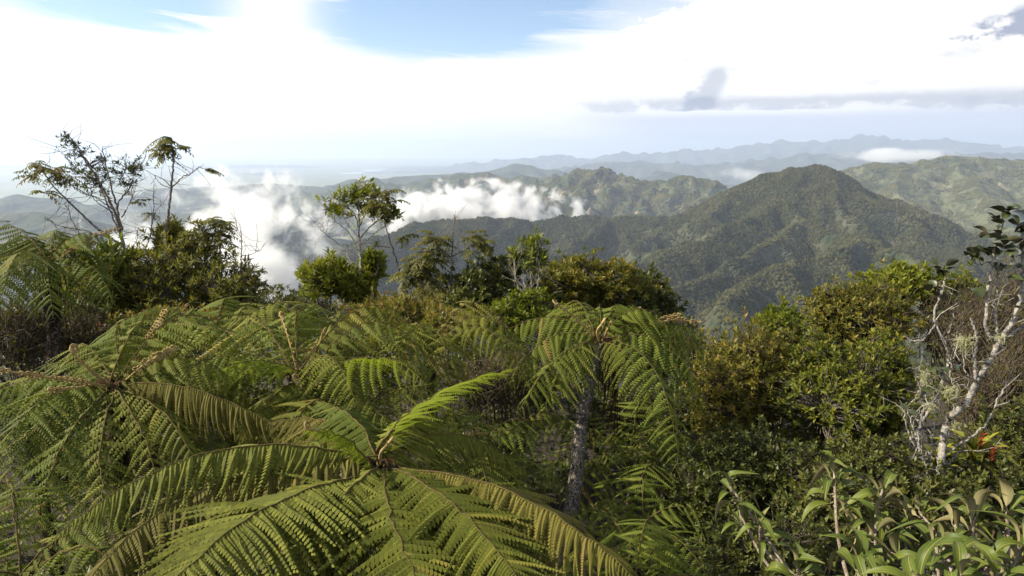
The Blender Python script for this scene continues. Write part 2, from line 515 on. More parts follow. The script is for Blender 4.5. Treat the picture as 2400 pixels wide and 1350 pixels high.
def canopy_mat(name, k):
    m, t, o = newmat(name)
    oi = t.node('ShaderNodeObjectInfo')
    gp = t.node('ShaderNodeNewGeometry')
    zone = t.noise(gp.outputs['Position'], 0.006, 4, 0.6)
    fz = t.math('ADD', t.math('MULTIPLY', oi.outputs['Random'], 0.65), t.math('MULTIPLY', t.smooth(zone, 0.35, 0.65), 0.35))
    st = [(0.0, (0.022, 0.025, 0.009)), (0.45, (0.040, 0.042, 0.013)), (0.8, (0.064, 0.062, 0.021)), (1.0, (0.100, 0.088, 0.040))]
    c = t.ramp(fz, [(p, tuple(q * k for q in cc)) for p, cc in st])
    b = t.node('ShaderNodeBsdfPrincipled')
    t.put(b.inputs['Base Color'], c)
    b.inputs['Roughness'].default_value = 0.9
    b.inputs['Specular IOR Level'].default_value = 0.15
    t.l.new(b.outputs[0], o.inputs[0])
    return m


mc, mc_sunlit = canopy_mat("canopy", 1.0), canopy_mat("canopy_sunlit", 1.8)  # second is the same canopy with sunlit brightness put into its colour


def forest(label, X, Y, H, n, box, smin, smax, mat, patchy=0.0):
    """tree crowns standing on the flanks of a massif, as one mass"""
    sx = np.gradient(H, X[0, 1] - X[0, 0], axis=1)
    sy = np.gradient(H, Y[1, 0] - Y[0, 0], axis=0)
    rx = RNG.uniform(box[0], box[1], n * 3)
    ry = RNG.uniform(box[2], box[3], n * 3)
    fi = (ry - Y[0, 0]) / (Y[1, 0] - Y[0, 0])
    fj = (rx - X[0, 0]) / (X[0, 1] - X[0, 0])
    i0, j0 = np.clip(fi.astype(int), 0, H.shape[0] - 2), np.clip(fj.astype(int), 0, H.shape[1] - 2)
    u, v = fi - i0, fj - j0
    hz = (H[i0, j0] * (1 - u) * (1 - v) + H[i0 + 1, j0] * u * (1 - v) + H[i0, j0 + 1] * (1 - u) * v + H[i0 + 1, j0 + 1] * u * v)
    gsx, gsy = sx[i0, j0], sy[i0, j0]
    slope = np.hypot(gsx, gsy)
    facing = -(gsx * rx + gsy * ry - hz) / np.sqrt(rx ** 2 + ry ** 2 + hz ** 2)
    bare = (perlin(rx / 110, ry / 110, 5) + 0.5 * perlin(rx / 40, ry / 40, 6)) * 0.5 + 0.5
    keep = (facing < 0.06) & (hz > -780) & ((slope < 1.1) | (bare < 0.5)) & (np.abs(rx) / ry < 0.95)
    if patchy:
        keep &= (fbm(rx / 160, ry / 160, 4, 77) < patchy - 0.5)
    idx = np.nonzero(keep)[0][:n]
    pts = np.stack([rx[idx], ry[idx], hz[idx] + smin * 0.5], -1)
    me = bpy.data.meshes.new("forest")
    me.vertices.add(len(pts))
    me.vertices.foreach_set('co', pts.astype(np.float32).ravel())
    me.update()
    fo = link("forest", me, kind='stuff', label=label, cat="forest")
    fo.modifiers.new("canopy", 'NODES').node_group = canopy_group("canopy", mat, smin, smax)


forest("dense green forest canopy covering the dark mountain", mX, mY, mH, 110000, (-900, 2250, 900, 3900), 2.0, 6.6, mc)
forest("forest canopy on the rugged ridge behind the cloud bank", rX, rY, rH, 60000, (-300, 2900, 4200, 6000), 4.0, 8.5, mc_sunlit, 0.62)
forest("scattered forest on the pale grassy mountain at right", qX, qY, qH, 40000, (1700, 4800, 3700, 6000), 4.0, 8.0, mc_sunlit, 0.40)

# ------------------------------------------------------------------ valley clouds
def cloud_mat(name, dens, nscale, thr, gain, seed, detail=6):
    m, t, o = newmat(name)
    tcn = t.node('ShaderNodeTexCoord')
    P = tcn.outputs['Object']
    r = t.vmath('LENGTH', P)
    geo = t.node('ShaderNodeNewGeometry')
    off = t.vmath('ADD', geo.outputs['Position'], (seed * 313.0, seed * 171.0, 0))
    n = t.noise(off, nscale, detail, 0.64, 0.35)
    f = t.math('SUBTRACT', 1.0, r)
    f = t.math('ADD', t.math('MULTIPLY', f, 0.9), t.math('MULTIPLY', t.math('SUBTRACT', n, 0.5), 3.6))
    d = t.math('MULTIPLY', t.smooth(f, thr, thr + gain), dens)
    d = t.math('MULTIPLY', d, t.smooth(r, 1.0, 0.85))
    pv = t.node('ShaderNodeVolumePrincipled')
    pv.inputs['Color'].default_value = (0.99, 0.99, 0.995, 1)
    pv.inputs['Anisotropy'].default_value = 0.25
    t.put(pv.inputs['Density'], d)
    t.l.new(pv.outputs[0], o.inputs['Volume'])
    m.cycles.volume_step_rate = 0.35
    return m


def ico_sphere(sub=3):
    import bmesh
    bm = bmesh.new()
    bmesh.ops.create_icosphere(bm, subdivisions=sub, radius=1.0)
    me = bpy.data.meshes.new("cloud")
    bm.to_mesh(me)
    bm.free()
    return me


def cloud(px, py, depth, wpx, hpx, thick, dens, nsc, thr, gain, seed, label, roll=0.0):
    me = ico_sphere(3)
    me.materials.append(cloud_mat("cloud_%d" % seed, dens, nsc, thr, gain, seed))
    o = link("cloud", me, loc=pix(px, py, depth), label=label, cat="cloud", group="clouds drifting below the ridges")
    o.scale = (wpx / 1600 * depth / 2, thick, hpx / 1600 * depth / 2)
    o.rotation_euler = (0, roll, 0)
    return o


cloud(1085, 488, 3700, 640, 150, 280, 0.026, 0.0075, 0.30, 0.38, 1, "long white cloud bank lying in front of the pale ridge")
cloud(610, 610, 2100, 520, 480, 260, 0.020, 0.0085, 0.42, 0.42, 2, "tall torn white cloud rising from the valley at left", 0.3)
cloud(330, 590, 2600, 420, 240, 240, 0.016, 0.0075, 0.55, 0.45, 3, "small white cloud behind the thin bare tree")
cloud(530, 450, 3200, 330, 190, 240, 0.014, 0.0065, 0.52, 0.45, 4, "wispy cloud streaming up beside the tall thin tree")
cloud(1740, 408, 9000, 240, 60, 420, 0.004, 0.0016, 0.25, 0.6, 5, "thin pale cloud left of the dark summit")
cloud(2110, 364, 11000, 420, 40, 600, 0.004, 0.0012, 0.15, 0.6, 6, "bright low cloud behind the grassy mountain")

# ------------------------------------------------------------------ haze
mh, t, o = newmat("haze")
pv = t.node('ShaderNodeVolumePrincipled')
pv.inputs['Color'].default_value = (0.67, 0.78, 1.0, 1)
pv.inputs['Density'].default_value = 5.0e-5
pv.inputs['Anisotropy'].default_value = 0.30
t.l.new(pv.outputs[0], o.inputs['Volume'])
hx, hz0, hz1 = 63000.0, -990.0, 660.0
hv = [(sx_ * hx, sy_ * hx, z) for z in (hz0, hz1) for sx_, sy_ in ((-1, -1), (1, -1), (1, 1), (-1, 1))]
hf = [(3, 2, 1, 0), (4, 5, 6, 7), (0, 1, 5, 4), (1, 2, 6, 5), (2, 3, 7, 6), (3, 0, 4, 7)]
link("haze", npmesh("haze", hv, hf, [mh]), kind='stuff')

# ================================================================== NEAR HILLSIDE
def ground_z(x, y):
    y = np.asarray(y, float)
    x = np.asarray(x, float)
    z = -3.5 - 0.10 * np.clip(y - 3, 0, 8) - 0.28 * np.clip(y - 11, 0, 14) - 0.62 * np.clip(y - 25, 0, 60) - 0.80 * np.clip(y - 85, 0, 1200)
    z = z + 0.25 * perlin(x / 4.0, y / 4.0, 7) + 0.10 * perlin(x / 1.3, y / 1.3, 8) + 0.02 * np.abs(x) * 0
    return np.maximum(z, -880)


mg, t, o = newmat("leaf_litter")
tcn = t.node('ShaderNodeTexCoord')
P = tcn.outputs['Object']
c = t.ramp(t.noise(P, 3.0, 8, 0.7), [(0.3, (0.012, 0.009, 0.006)), (0.55, (0.028, 0.020, 0.012)), (0.8, (0.02, 0.026, 0.010))])
b = t.node('ShaderNodeBsdfPrincipled')
t.put(b.inputs['Base Color'], c)
b.inputs['Roughness'].default_value = 0.95
bp = t.node('ShaderNodeBump')
bp.inputs['Distance'].default_value = 0.05
t.put(bp.inputs['Height'], t.noise(P, 14.0, 6, 0.7))
t.l.new(bp.outputs[0], b.inputs['Normal'])
t.l.new(b.outputs[0], o.inputs[0])
gyv = np.concatenate([np.linspace(-8, 30, 100), np.geomspace(31, 1050, 60)])
gxv = np.concatenate([-np.geomspace(1300, 26, 30), np.linspace(-25, 25, 120), np.geomspace(26, 1300, 30)])
X, Y = np.meshgrid(gxv, gyv)
Z = ground_z(X, Y)
nx, ny = len(gxv), len(gyv)
i = np.arange(ny - 1)[:, None] * nx + np.arange(nx - 1)[None, :]
F = np.stack([i, i + 1, i + 1 + nx, i + nx], -1).reshape(-1, 4)
link("ground", npmesh("ground", np.stack([X, Y, Z], -1), F, [mg], smooth=True), kind='structure')


# ------------------------------------------------------------------ plant materials
def leaf_mat(name, stops, tfac=0.3, rough=0.5, spec=0.35, tcol=(1.5, 1.6, 0.7)):
    m, t, o = newmat(name)
    at = t.node('ShaderNodeAttribute', attribute_name='rnd')
    oi = t.node('ShaderNodeObjectInfo')
    f = t.math('ADD', t.math('MULTIPLY', at.outputs['Fac'], 0.7), t.math('MULTIPLY', oi.outputs['Random'], 0.3))
    c = t.ramp(f, stops)
    b = t.node('ShaderNodeBsdfPrincipled')
    t.put(b.inputs['Base Color'], c)
    b.inputs['Roughness'].default_value = min(1.0, rough + 0.12)
    b.inputs['Specular IOR Level'].default_value = spec * 0.45
    tr = t.node('ShaderNodeBsdfTranslucent')
    t.put(tr.inputs[0], t.vmath('MULTIPLY', c, tcol))
    mx = t.node('ShaderNodeMixShader')
    mx.inputs[0].default_value = tfac
    t.l.new(b.outputs[0], mx.inputs[1])
    t.l.new(tr.outputs[0], mx.inputs[2])
    t.l.new(mx.outputs[0], o.inputs[0])
    return m


def bark_mat(name, a, b_, lichen=None, scale=9.0, la=0.5, stretch=0.35):
    m, t, o = newmat(name)
    tcn = t.node('ShaderNodeTexCoord')
    P = t.vmath('MULTIPLY', tcn.outputs['Object'], (1, 1, stretch))
    c = t.mix(t.smooth(t.noise(P, scale, 6, 0.7), 0.32, 0.68), a, b_)
    if lichen:
        c = t.mix(t.math('MULTIPLY', t.smooth(t.noise(tcn.outputs['Object'], scale * 2.2, 5, 0.65, 0.5), 0.56 - 0.12 * la, 0.62 - 0.10 * la), 0.9), c, lichen)
    bs = t.node('ShaderNodeBsdfPrincipled')
    t.put(bs.inputs['Base Color'], c)
    bs.inputs['Roughness'].default_value = 0.9
    bs.inputs['Specular IOR Level'].default_value = 0.15
    bp = t.node('ShaderNodeBump')
    bp.inputs['Distance'].default_value = 0.02
    t.put(bp.inputs['Height'], t.noise(P, scale * 3, 5, 0.7))
    t.l.new(bp.outputs[0], bs.inputs['Normal'])
    t.l.new(bs.outputs[0], o.inputs[0])
    return m


FERN_OLIVE = leaf_mat("fern_olive", [(0.0, (0.045, 0.050, 0.008)), (0.35, (0.085, 0.096, 0.013)), (0.7, (0.130, 0.136, 0.018)), (1.0, (0.175, 0.150, 0.028))], 0.16, 0.6, 0.3)
FERN_BROWN = leaf_mat("fern_brown", [(0.0, (0.052, 0.046, 0.010)), (0.4, (0.092, 0.084, 0.015)), (0.8, (0.128, 0.112, 0.022)), (1.0, (0.16, 0.115, 0.038))], 0.14, 0.6, 0.3)
FERN_GREEN = leaf_mat("fern_green", [(0.0, (0.035, 0.052, 0.007)), (0.4, (0.072, 0.092, 0.011)), (0.8, (0.110, 0.125, 0.016)), (0.9, (0.14, 0.145, 0.025)), (1.0, (0.16, 0.11, 0.035))], 0.18, 0.6, 0.3)
FERN_BRIGHT = leaf_mat("fern_bright", [(0.0, (0.110, 0.150, 0.010)), (0.5, (0.150, 0.185, 0.014)), (1.0, (0.19, 0.21, 0.02))], 0.45, 0.6, 0.25)
RACHIS = bark_mat("rachis", (0.075, 0.055, 0.02), (0.14, 0.11, 0.035), None, 30)
RACHIS_DARK = bark_mat("rachis_dark", (0.03, 0.016, 0.008), (0.075, 0.035, 0.015), None, 30)
CROZIER = bark_mat("crozier", (0.28, 0.18, 0.06), (0.50, 0.38, 0.17), None, 40)
FERN_TRUNK = bark_mat("fern_trunk", (0.035, 0.028, 0.022), (0.14, 0.12, 0.095), (0.32, 0.30, 0.27), 30, 0.4, 0.45)
FERN_TRUNK_DARK = bark_mat("fern_trunk_dark", (0.012, 0.008, 0.005), (0.04, 0.024, 0.014), (0.12, 0.11, 0.09), 14, 0.2, 0.4)
WOOD = bark_mat("grey_brown_bark", (0.05, 0.04, 0.03), (0.15, 0.125, 0.10), (0.30, 0.28, 0.25), 20, 0.35)
WOOD_DARK = bark_mat("dark_bark", (0.03, 0.022, 0.016), (0.09, 0.07, 0.055), (0.2, 0.18, 0.15), 20, 0.1)
WOOD_PALE = bark_mat("pale_bark", (0.13, 0.115, 0.10), (0.33, 0.305, 0.275), (0.40, 0.38, 0.33), 22, 0.25)
WOOD_DRY = bark_mat("dry_twig", (0.05, 0.040, 0.025), (0.14, 0.112, 0.078), None, 20)


# ------------------------------------------------------------------ geometry helpers
class MB:
    """collects quads/triangles of one part; triangles are stored as quads with a doubled corner avoided by separate lists"""
    def __init__(self):
        self.V, self.Q, self.R, self.n = [], [], [], 0

    def add(self, V, F, rnd=None):
        V = np.asarray(V, np.float32).reshape(-1, 3)
        self.V.append(V)
        self.Q.append(np.asarray(F, np.int64) + self.n)
        self.R.append(np.zeros(len(V), np.float32) if rnd is None else np.broadcast_to(np.asarray(rnd, np.float32), (len(V),)))
        self.n += len(V)

    def mesh(self, name, mats, origin=(0, 0, 0), smooth=True):
        V = np.concatenate(self.V) - np.array(origin, np.float32)
        k = max(f.shape[1] for f in self.Q)
        if k == 4 and any(f.shape[1] == 3 for f in self.Q):
            F = np.concatenate([f if f.shape[1] == 3 else np.concatenate([f[:, [0, 1, 2]], f[:, [0, 2, 3]]]) for f in self.Q])
        else:
            F = np.concatenate(self.Q)
        return npmesh(name, V, F, mats, rnd=np.concatenate(self.R), smooth=smooth)


def unit(v):
    return v / (np.linalg.norm(v, axis=-1, keepdims=True) + 1e-9)


def spline(P, n):
    """Catmull-Rom through the points, resampled evenly by parameter"""
    P = np.asarray([tuple(p) for p in P], float)
    if len(P) == 2:
        return P[0] + (P[1] - P[0]) * np.linspace(0, 1, n)[:, None]
    Q = np.vstack([2 * P[0] - P[1], P, 2 * P[-1] - P[-2]])
    s = np.linspace(0, len(P) - 1 - 1e-6, n)
    k = s.astype(int)
    u = (s - k)[:, None]
    a, b_, c_, d = Q[k], Q[k + 1], Q[k + 2], Q[k + 3]
    return 0.5 * (2 * b_ + (c_ - a) * u + (2 * a - 5 * b_ + 4 * c_ - d) * u ** 2 + (3 * b_ - a - 3 * c_ + d) * u ** 3)


def tube(path, r0, r1, sides=6, wob=0.0, power=1.0):
    path = np.asarray(path, float)
    n = len(path)
    T = unit(np.gradient(path, axis=0))
    ref = np.where(np.abs(T[:, 2:3]) > 0.9, np.array([[1.0, 0, 0]]), np.array([[0, 0, 1.0]]))
    A = unit(np.cross(T, ref))
    B = np.cross(T, A)
    rr = r0 + (r1 - r0) * np.linspace(0, 1, n) ** power
    if wob:
        rr = rr * (1 + wob * RNG.uniform(-1, 1, n))
    th = np.arange(sides) * 2 * math.pi / sides
    V = path[:, None] + rr[:, None, None] * (np.cos(th)[None, :, None] * A[:, None] + np.sin(th)[None, :, None] * B[:, None])
    i = np.arange(n - 1)[:, None] * sides
    j = np.arange(sides)[None, :]
    F = np.stack([i + j, i + (j + 1) % sides, i + sides + (j + 1) % sides, i + sides + j], -1).reshape(-1, 4)
    return V.reshape(-1, 3), F


def twigs(A, B, ra, rb, bend=0.1):
    """many thin three-sided twigs with one bend each"""
    A, B = np.asarray(A, float), np.asarray(B, float)
    n = len(A)
    L = np.linalg.norm(B - A, axis=1)[:, None]
    M = (A + B) / 2 + RNG.normal(0, 1, (n, 3)) * L * bend
    T = unit(B - A)
    ref = np.where(np.abs(T[:, 2:3]) > 0.9, np.array([[1.0, 0, 0]]), np.array([[0, 0, 1.0]]))
    S = unit(np.cross(T, ref))
    N = np.cross(S, T)
    th = np.arange(3) * 2 * math.pi / 3
    ring = np.cos(th)[None, :, None] * S[:, None] + np.sin(th)[None, :, None] * N[:, None]
    ra = np.broadcast_to(np.asarray(ra, float), (n,))[:, None, None]
    rb = np.broadcast_to(np.asarray(rb, float), (n,))[:, None, None]
    V = np.concatenate([A[:, None] + ring * ra, M[:, None] + ring * (ra + rb) / 2, B[:, None] + ring * rb], 1)
    f = np.array([[0, 1, 4, 3], [1, 2, 5, 4], [2, 0, 3, 5], [3, 4, 7, 6], [4, 5, 8, 7], [5, 3, 6, 8]])
    F = (np.arange(n)[:, None, None] * 9 + f[None]).reshape(-1, 4)
    return V.reshape(-1, 3), F


LEAF_T = np.array([(0, 0, 0), (0.42, -0.5, 0.06), (0.42, 0.5, 0.06), (1, 0, -0.10), (0.48, 0, -0.02)])
LEAF_F = np.array([(0, 2, 4), (0, 4, 1), (4, 2, 3), (4, 3, 1)])


def leaves(P, D, U, L, W):
    P, D, U = np.asarray(P, float), unit(np.asarray(D, float)), np.asarray(U, float)
    n = len(P)
    S = unit(np.cross(D, U))
    N = np.cross(S, D)
    L = np.broadcast_to(np.asarray(L, float), (n,))[:, None, None]
    W = np.broadcast_to(np.asarray(W, float), (n,))[:, None, None]
    T = LEAF_T
    V = P[:, None] + D[:, None] * L * T[None, :, 0:1] + S[:, None] * W * T[None, :, 1:2] + N[:, None] * L * T[None, :, 2:3]
    F = (np.arange(n)[:, None, None] * 5 + LEAF_F[None]).reshape(-1, 3)
    return V.reshape(-1, 3), F


def frame(ax):
    ax = unit(ax)
    ref = np.where(np.abs(ax[:, 2:3]) > 0.9, np.array([[1.0, 0, 0]]), np.array([[0, 0, 1.0]]))
    e1 = unit(np.cross(ax, ref))
    return ax, e1, np.cross(ax, e1)


def rosettes(mb, tips, axes, k, L, W, tmin=20, tmax=85, droop=0.0, tintfreq=None):
    """k simple leaves round every twig end"""
    tips, axes = np.asarray(tips, float), np.asarray(axes, float)
    n = len(tips)
    ax, e1, e2 = frame(axes)
    ph = (np.arange(k)[None] * 2.399 + RNG.uniform(0, 6.28, (n, 1))) + RNG.normal(0, 0.25, (n, k))
    th = np.radians(tmin + (tmax - tmin) * (np.arange(k)[None] + RNG.uniform(0, 1, (n, k))) / k)
    D = ax[:, None] * np.cos(th)[..., None] + (e1[:, None] * np.cos(ph)[..., None] + e2[:, None] * np.sin(ph)[..., None]) * np.sin(th)[..., None]
    D[..., 2] -= droop
    U = np.broadcast_to(ax[:, None], D.shape) + RNG.normal(0, 0.2, D.shape)
    ll = L * RNG.uniform(0.65, 1.15, (n, k))
    P = tips[:, None] - ax[:, None] * (np.arange(k) / k * 0.45)[None, :, None] * L
    V, F = leaves(P.reshape(-1, 3), D.reshape(-1, 3), U.reshape(-1, 3), ll.ravel(), (ll * W / L).ravel())
    base = RNG.uniform(0, 1, (n, 1)) * 0.7
    r = np.clip(base + RNG.uniform(0, 0.55, (n, k)) * (1 - np.arange(k)[None] / k * 0.6), 0, 1)
    mb.add(V, F, np.repeat(r.ravel(), 5))


def pinnate(mb, wood, tips, dirs, pairs, Lr, Ll, Wl, droop=0.5):
    """compound leaves: a curved rachis with drooping leaflet pairs"""
    tips, dirs = np.asarray(tips, float), unit(np.asarray(dirs, float))
    n = len(tips)
    Lr = Lr * RNG.uniform(0.75, 1.2, n)
    s = np.linspace(0.2, 1.0, pairs)
    down = np.array([0, 0, -1.0])
    pos = tips[:, None] + dirs[:, None] * (Lr[:, None] * s)[..., None] + down * (droop * Lr[:, None] * s ** 2)[..., None]
    tan = unit(dirs[:, None] + down * (2 * droop * s)[None, :, None])
    side = unit(np.cross(tan, np.array([0, 0, 1.0]) + 1e-4))
    for sg in (-1, 1):
        D = unit(side * sg * 0.9 + tan * 0.5 + down * 0.45 + RNG.normal(0, 0.12, pos.shape))
        U = np.cross(side * sg, tan) * sg + np.array([0, 0, 0.4])
        ll = (Ll * RNG.uniform(0.75, 1.15, (n, pairs)) * (0.6 + 0.4 * np.sin(math.pi * s))[None]).ravel()
        V, F = leaves(pos.reshape(-1, 3), D.reshape(-1, 3), U.reshape(-1, 3), ll, ll * Wl / Ll)
        r = np.clip(np.repeat(RNG.uniform(0, 0.7, n), pairs) + RNG.uniform(0, 0.3, n * pairs), 0, 1)
        mb.add(V, F, np.repeat(r, 5))
    mid = tips + dirs * (Lr * 0.5)[:, None] + down * (droop * Lr * 0.25)[:, None]
    end = pos[:, -1]
    V, F = twigs(tips, mid, 0.004, 0.003, 0)
    wood.add(V, F)
    V, F = twigs(mid, end, 0.003, 0.002, 0)
    wood.add(V, F)


# ------------------------------------------------------------------ ferns
def pinna_arrays(n, plen, fat, ang, fold, droop, seed, sweep=0.16):
    """one pinna of unit length along +X: a midrib carrying n pairs of pinnules"""
    rg = np.random.default_rng(seed)
    V, F, R = [], [], []
    hw = 0.5 / n * fat
    for i in range(n):
        x = (i + 0.5) / n
        L = plen * min(1.0, 0.55 + 3.5 * x) * (1 - x) ** 0.62 + 0.012
        for sg in (-1, 1):
            l = L * rg.uniform(0.88, 1.08)
            dx, dy = math.cos(ang) * l, math.sin(ang) * l * sg
            b = len(V)
            zb = -droop * x * x
            z1 = -droop * (x + 0.6 * dx) ** 2 - fold * l * 0.45
            z2 = -droop * (x + dx) ** 2 - fold * l
            V += [(x - hw, 0, zb + 0.004), (x - hw * 0.75 + 0.65 * dx, 0.65 * dy, z1), (x + dx, dy, z2), (x + hw * 0.9 + 0.55 * dx, 0.55 * dy, z1 + 0.004), (x + hw, 0, zb + 0.004)]
            F += [(b, b + 1, b + 3) if sg < 0 else (b, b + 3, b + 1), (b + 1, b + 2, b + 3) if sg < 0 else (b + 1, b + 3, b + 2), (b, b + 3, b + 4) if sg < 0 else (b, b + 4, b + 3)]
            r = rg.uniform(0.15, 0.85)
            R += [r * 0.6, r, min(1, r + 0.12), r, r * 0.6]
    V = np.array(V)
    V[:, 1] += sweep * V[:, 0] ** 2
    return V, np.array(F), np.array(R)


PINNA = {}
for kind, args in {'strip': (18, 0.072, 1.02, 1.2, 0.6), 'comb': (15, 0.112, 0.80, 1.12, 0.35), 'fine': (12, 0.155, 0.72, 1.05, 0.2), 'soft': (10, 0.17, 0.8, 1.05, 0.15)}.items():
    PINNA[kind] = [pinna_arrays(*args, dr, 100 + q) for q, dr in enumerate((0.10, 0.22, 0.34))]
    PINNA[kind] += [(v_ * [1, -1, 1], f_[:, ::-1], r_) for v_, f_, r_ in PINNA[kind]]
PMESH = {}


def pinna_mesh(kind, var, mat):
    key = (kind, var, mat.name)
    if key not in PMESH:
        V, F, R = PINNA[kind][var]
        PMESH[key] = npmesh("pinna", V, F, [mat], rnd=R)
    return PMESH[key]


def frond(fern, base, P0, mid, tip, mat, maxlen, n=44, kind='strip', objects=False, droop=0.25, stipe=0.07, roll=0.0, rmat=None, taper=0.8, rr=0.0058):
    P0, mid, tip = (np.array(tuple(p)) for p in (P0, mid, tip))
    P0 = P0 + RNG.normal(0, 0.03, 3) * [1, 1, 0.8]
    ctrl = 2 * mid - 0.5 * (P0 + tip)
    s = np.linspace(0, 1, 60)[:, None]
    C = (1 - s) ** 2 * P0 + 2 * s * (1 - s) * ctrl + s * s * tip
    seg = np.linalg.norm(np.diff(C, axis=0), axis=1)
    al = np.concatenate([[0], np.cumsum(seg)])
    q = np.linspace(0, al[-1], 26)
    C = np.stack([np.interp(q, al, C[:, k]) for k in range(3)], -1)
    C[1:-1] += RNG.normal(0, 0.004, (24, 3))
    Ltot = al[-1]
    if kind == 'comb':
        n = int(round(n * 0.56))
    else:
        n = int(round(n * 1.75))
    T = unit(np.gradient(C, axis=0))
    out = np.array([tip[0] - P0[0], tip[1] - P0[1], 0.0])
    out = out / (np.linalg.norm(out) + 1e-6)
    # the blade's upper face looks up where the rachis is level and outwards where it hangs
    up = np.array([0, 0, 1.0]) * np.ones((26, 1)) + out * np.clip(-T[:, 2:3], -0.2, 1) * 1.2
    if roll:
        sd0 = np.cross(out, [0, 0, 1.0])
        up = up + sd0 * roll
    S = unit(np.cross(T, up))
    N = np.cross(S, T)
    V, F = tube(C, rr, rr * 0.2, 5)
    Vr, Fr = V, F
    ss = np.linspace(stipe, 0.995, n)
    fi_ = ss * 25
    k = np.clip(fi_.astype(int), 0, 24)
    u = (fi_ - k)[:, None]
    pos = C[k] * (1 - u) + C[k + 1] * u
    t_, s_, n_ = (unit(A[k] * (1 - u) + A[k + 1] * u) for A in (T, S, N))
    x = (ss - stipe) / (1 - stipe)
    prof = np.minimum(1, 0.42 + 2.0 * x) * (1 - x ** 2.2) ** taper + 0.03
    items = []
    for sg in (-1, 1):
        a = np.radians(88 - 36 * x ** 1.5 + RNG.normal(0, 4.5, n))
        dr = np.radians(np.clip(droop * 57 + RNG.normal(0, 8, n), -10, 85))
        D = t_ * np.cos(a)[:, None] + (s_ * sg * np.cos(dr)[:, None] - n_ * np.sin(dr)[:, None]) * np.sin(a)[:, None]
        Nn = n_ * np.cos(dr)[:, None] + s_ * sg * np.sin(dr)[:, None] + RNG.normal(0, 0.12, (n, 3))
        Yv = unit(np.cross(Nn, D))
        Zv = np.cross(D, Yv)
        ln = maxlen * prof * RNG.uniform(0.84, 1.07, n) * np.where(RNG.uniform(0, 1, n) < 0.04, 0.35, 1.0)
        items.append((pos, D, Yv, Zv, ln))
    vv = RNG.integers(0, 3, (2, n))
    vv[0] += 3
    rm = rmat or RACHIS
    if objects:
        fo_ = link("frond", npmesh("frond", Vr - base, Fr, [rm], smooth=True), fern)
        for e, (pp, D, Yv, Zv, ln) in enumerate(items):
            for i in range(n):
                o_ = bpy.data.objects.new("pinna", pinna_mesh(kind, int(vv[e, i]), mat))
                COL.objects.link(o_)
                o_.parent = fo_
                M = np.eye(4)
                M[:3, 0], M[:3, 1], M[:3, 2], M[:3, 3] = D[i] * ln[i], Yv[i] * ln[i], Zv[i] * ln[i], pp[i] - base
                o_.matrix_basis = Matrix(M.tolist())
        return fo_
    mb = MB()
    ntri = 0
    mb.add(Vr, np.concatenate([Fr[:, [0, 1, 2]], Fr[:, [0, 2, 3]]]), 0.2)
    ntri = len(mb.Q[0])
    for e, (pp, D, Yv, Zv, ln) in enumerate(items):
        for q in range(6):
            sel = np.nonzero(vv[e] == q)[0]
            if len(sel) == 0:
                continue
            tv, tf, tr_ = PINNA[kind][q]
            l = ln[sel][:, None, None]
            W = pp[sel][:, None] + l * (D[sel][:, None] * tv[None, :, 0:1] + Yv[sel][:, None] * tv[None, :, 1:2] + Zv[sel][:, None] * tv[None, :, 2:3])
            FF = (np.arange(len(sel))[:, None, None] * len(tv) + tf[None]).reshape(-1, 3)
            mb.add(W.reshape(-1, 3), FF, (np.tile(tr_, len(sel)) * 0.7 + np.repeat(np.where(RNG.uniform(0, 1, len(sel)) < 0.05, 0.8, RNG.uniform(0, 0.3, len(sel))), len(tv))))
    V, F = np.concatenate(mb.V) - base, np.concatenate(mb.Q)
    mi = np.ones(len(F), np.int32)
    mi[:ntri] = 0
    return link("frond", npmesh("frond", V, F, [rm, mat], mi=mi, rnd=np.concatenate(mb.R)), fern)


def fiddlehead(fern, base, pts, r=0.012, knobs=10, curl=0.045, knob=0.014):
    r, knob = r * 0.62, knob * 0.95
    """a young frond still rolled up: stalk, spiral tip and small rolled side knobs"""
    C = spline(pts, 22)
    d = unit(C[-1] - C[-2])
    side = unit(np.cross(d, [0.2, 0.9, 0.1]))
    nrm = unit(np.cross(side, d))
    sp = []
    for i in range(1, 22):
        a = i / 21 * 2.3 * 2 * math.pi
        rr_ = curl * (1 - i / 26)
        c0 = C[-1] + nrm * curl
        sp.append(c0 - nrm * rr_ * math.cos(a) + d * rr_ * math.sin(a))
    mb = MB()
    V, F = tube(np.vstack([C, sp]), r, r * 0.55, 6)
    mb.add(V, F)
    s_ = np.linspace(0.25, 0.97, knobs)
    for j, q in enumerate(s_):
        p = C[min(21, int(q * 21))]
        for sg in (-1, 1):
            e = p + side * sg * knob * 0.9 * RNG.uniform(0.7, 1.2) + RNG.normal(0, 0.003, 3)
            ring = [p, e, e + d * knob * 0.9, e + d * knob * 0.9 - side * sg * knob * 0.9, e - side * sg * knob * 0.5 + d * 0.2 * knob]
            V, F = tube(spline(ring, 9), knob * 0.26, knob * 0.16, 5)
            mb.add(V, F)
    return link("fiddlehead", mb.mesh("fiddlehead", [CROZIER], base), fern)


def dead_skirt(fern, base, crown, n, length, mat):
    """dead stalks hanging round the top of the trunk"""
    mb = MB()
    for i in range(n):
        a = RNG.uniform(0, 6.28)
        d = np.array([math.cos(a), math.sin(a), 0])
        l = length * RNG.uniform(0.4, 1.0)
        c = np.array(tuple(crown))
        p = [c, c + d * 0.10 + [0, 0, 0.03], c + d * 0.16 - [0, 0, l * 0.4], c + d * RNG.uniform(0.05, 0.2) - [0, 0, l]]
        V, F = tube(spline(p, 9), 0.009, 0.004, 4)
        mb.add(V, F)
    link("dead_stalk", mb.mesh("dead_stalk", [mat], base), fern)


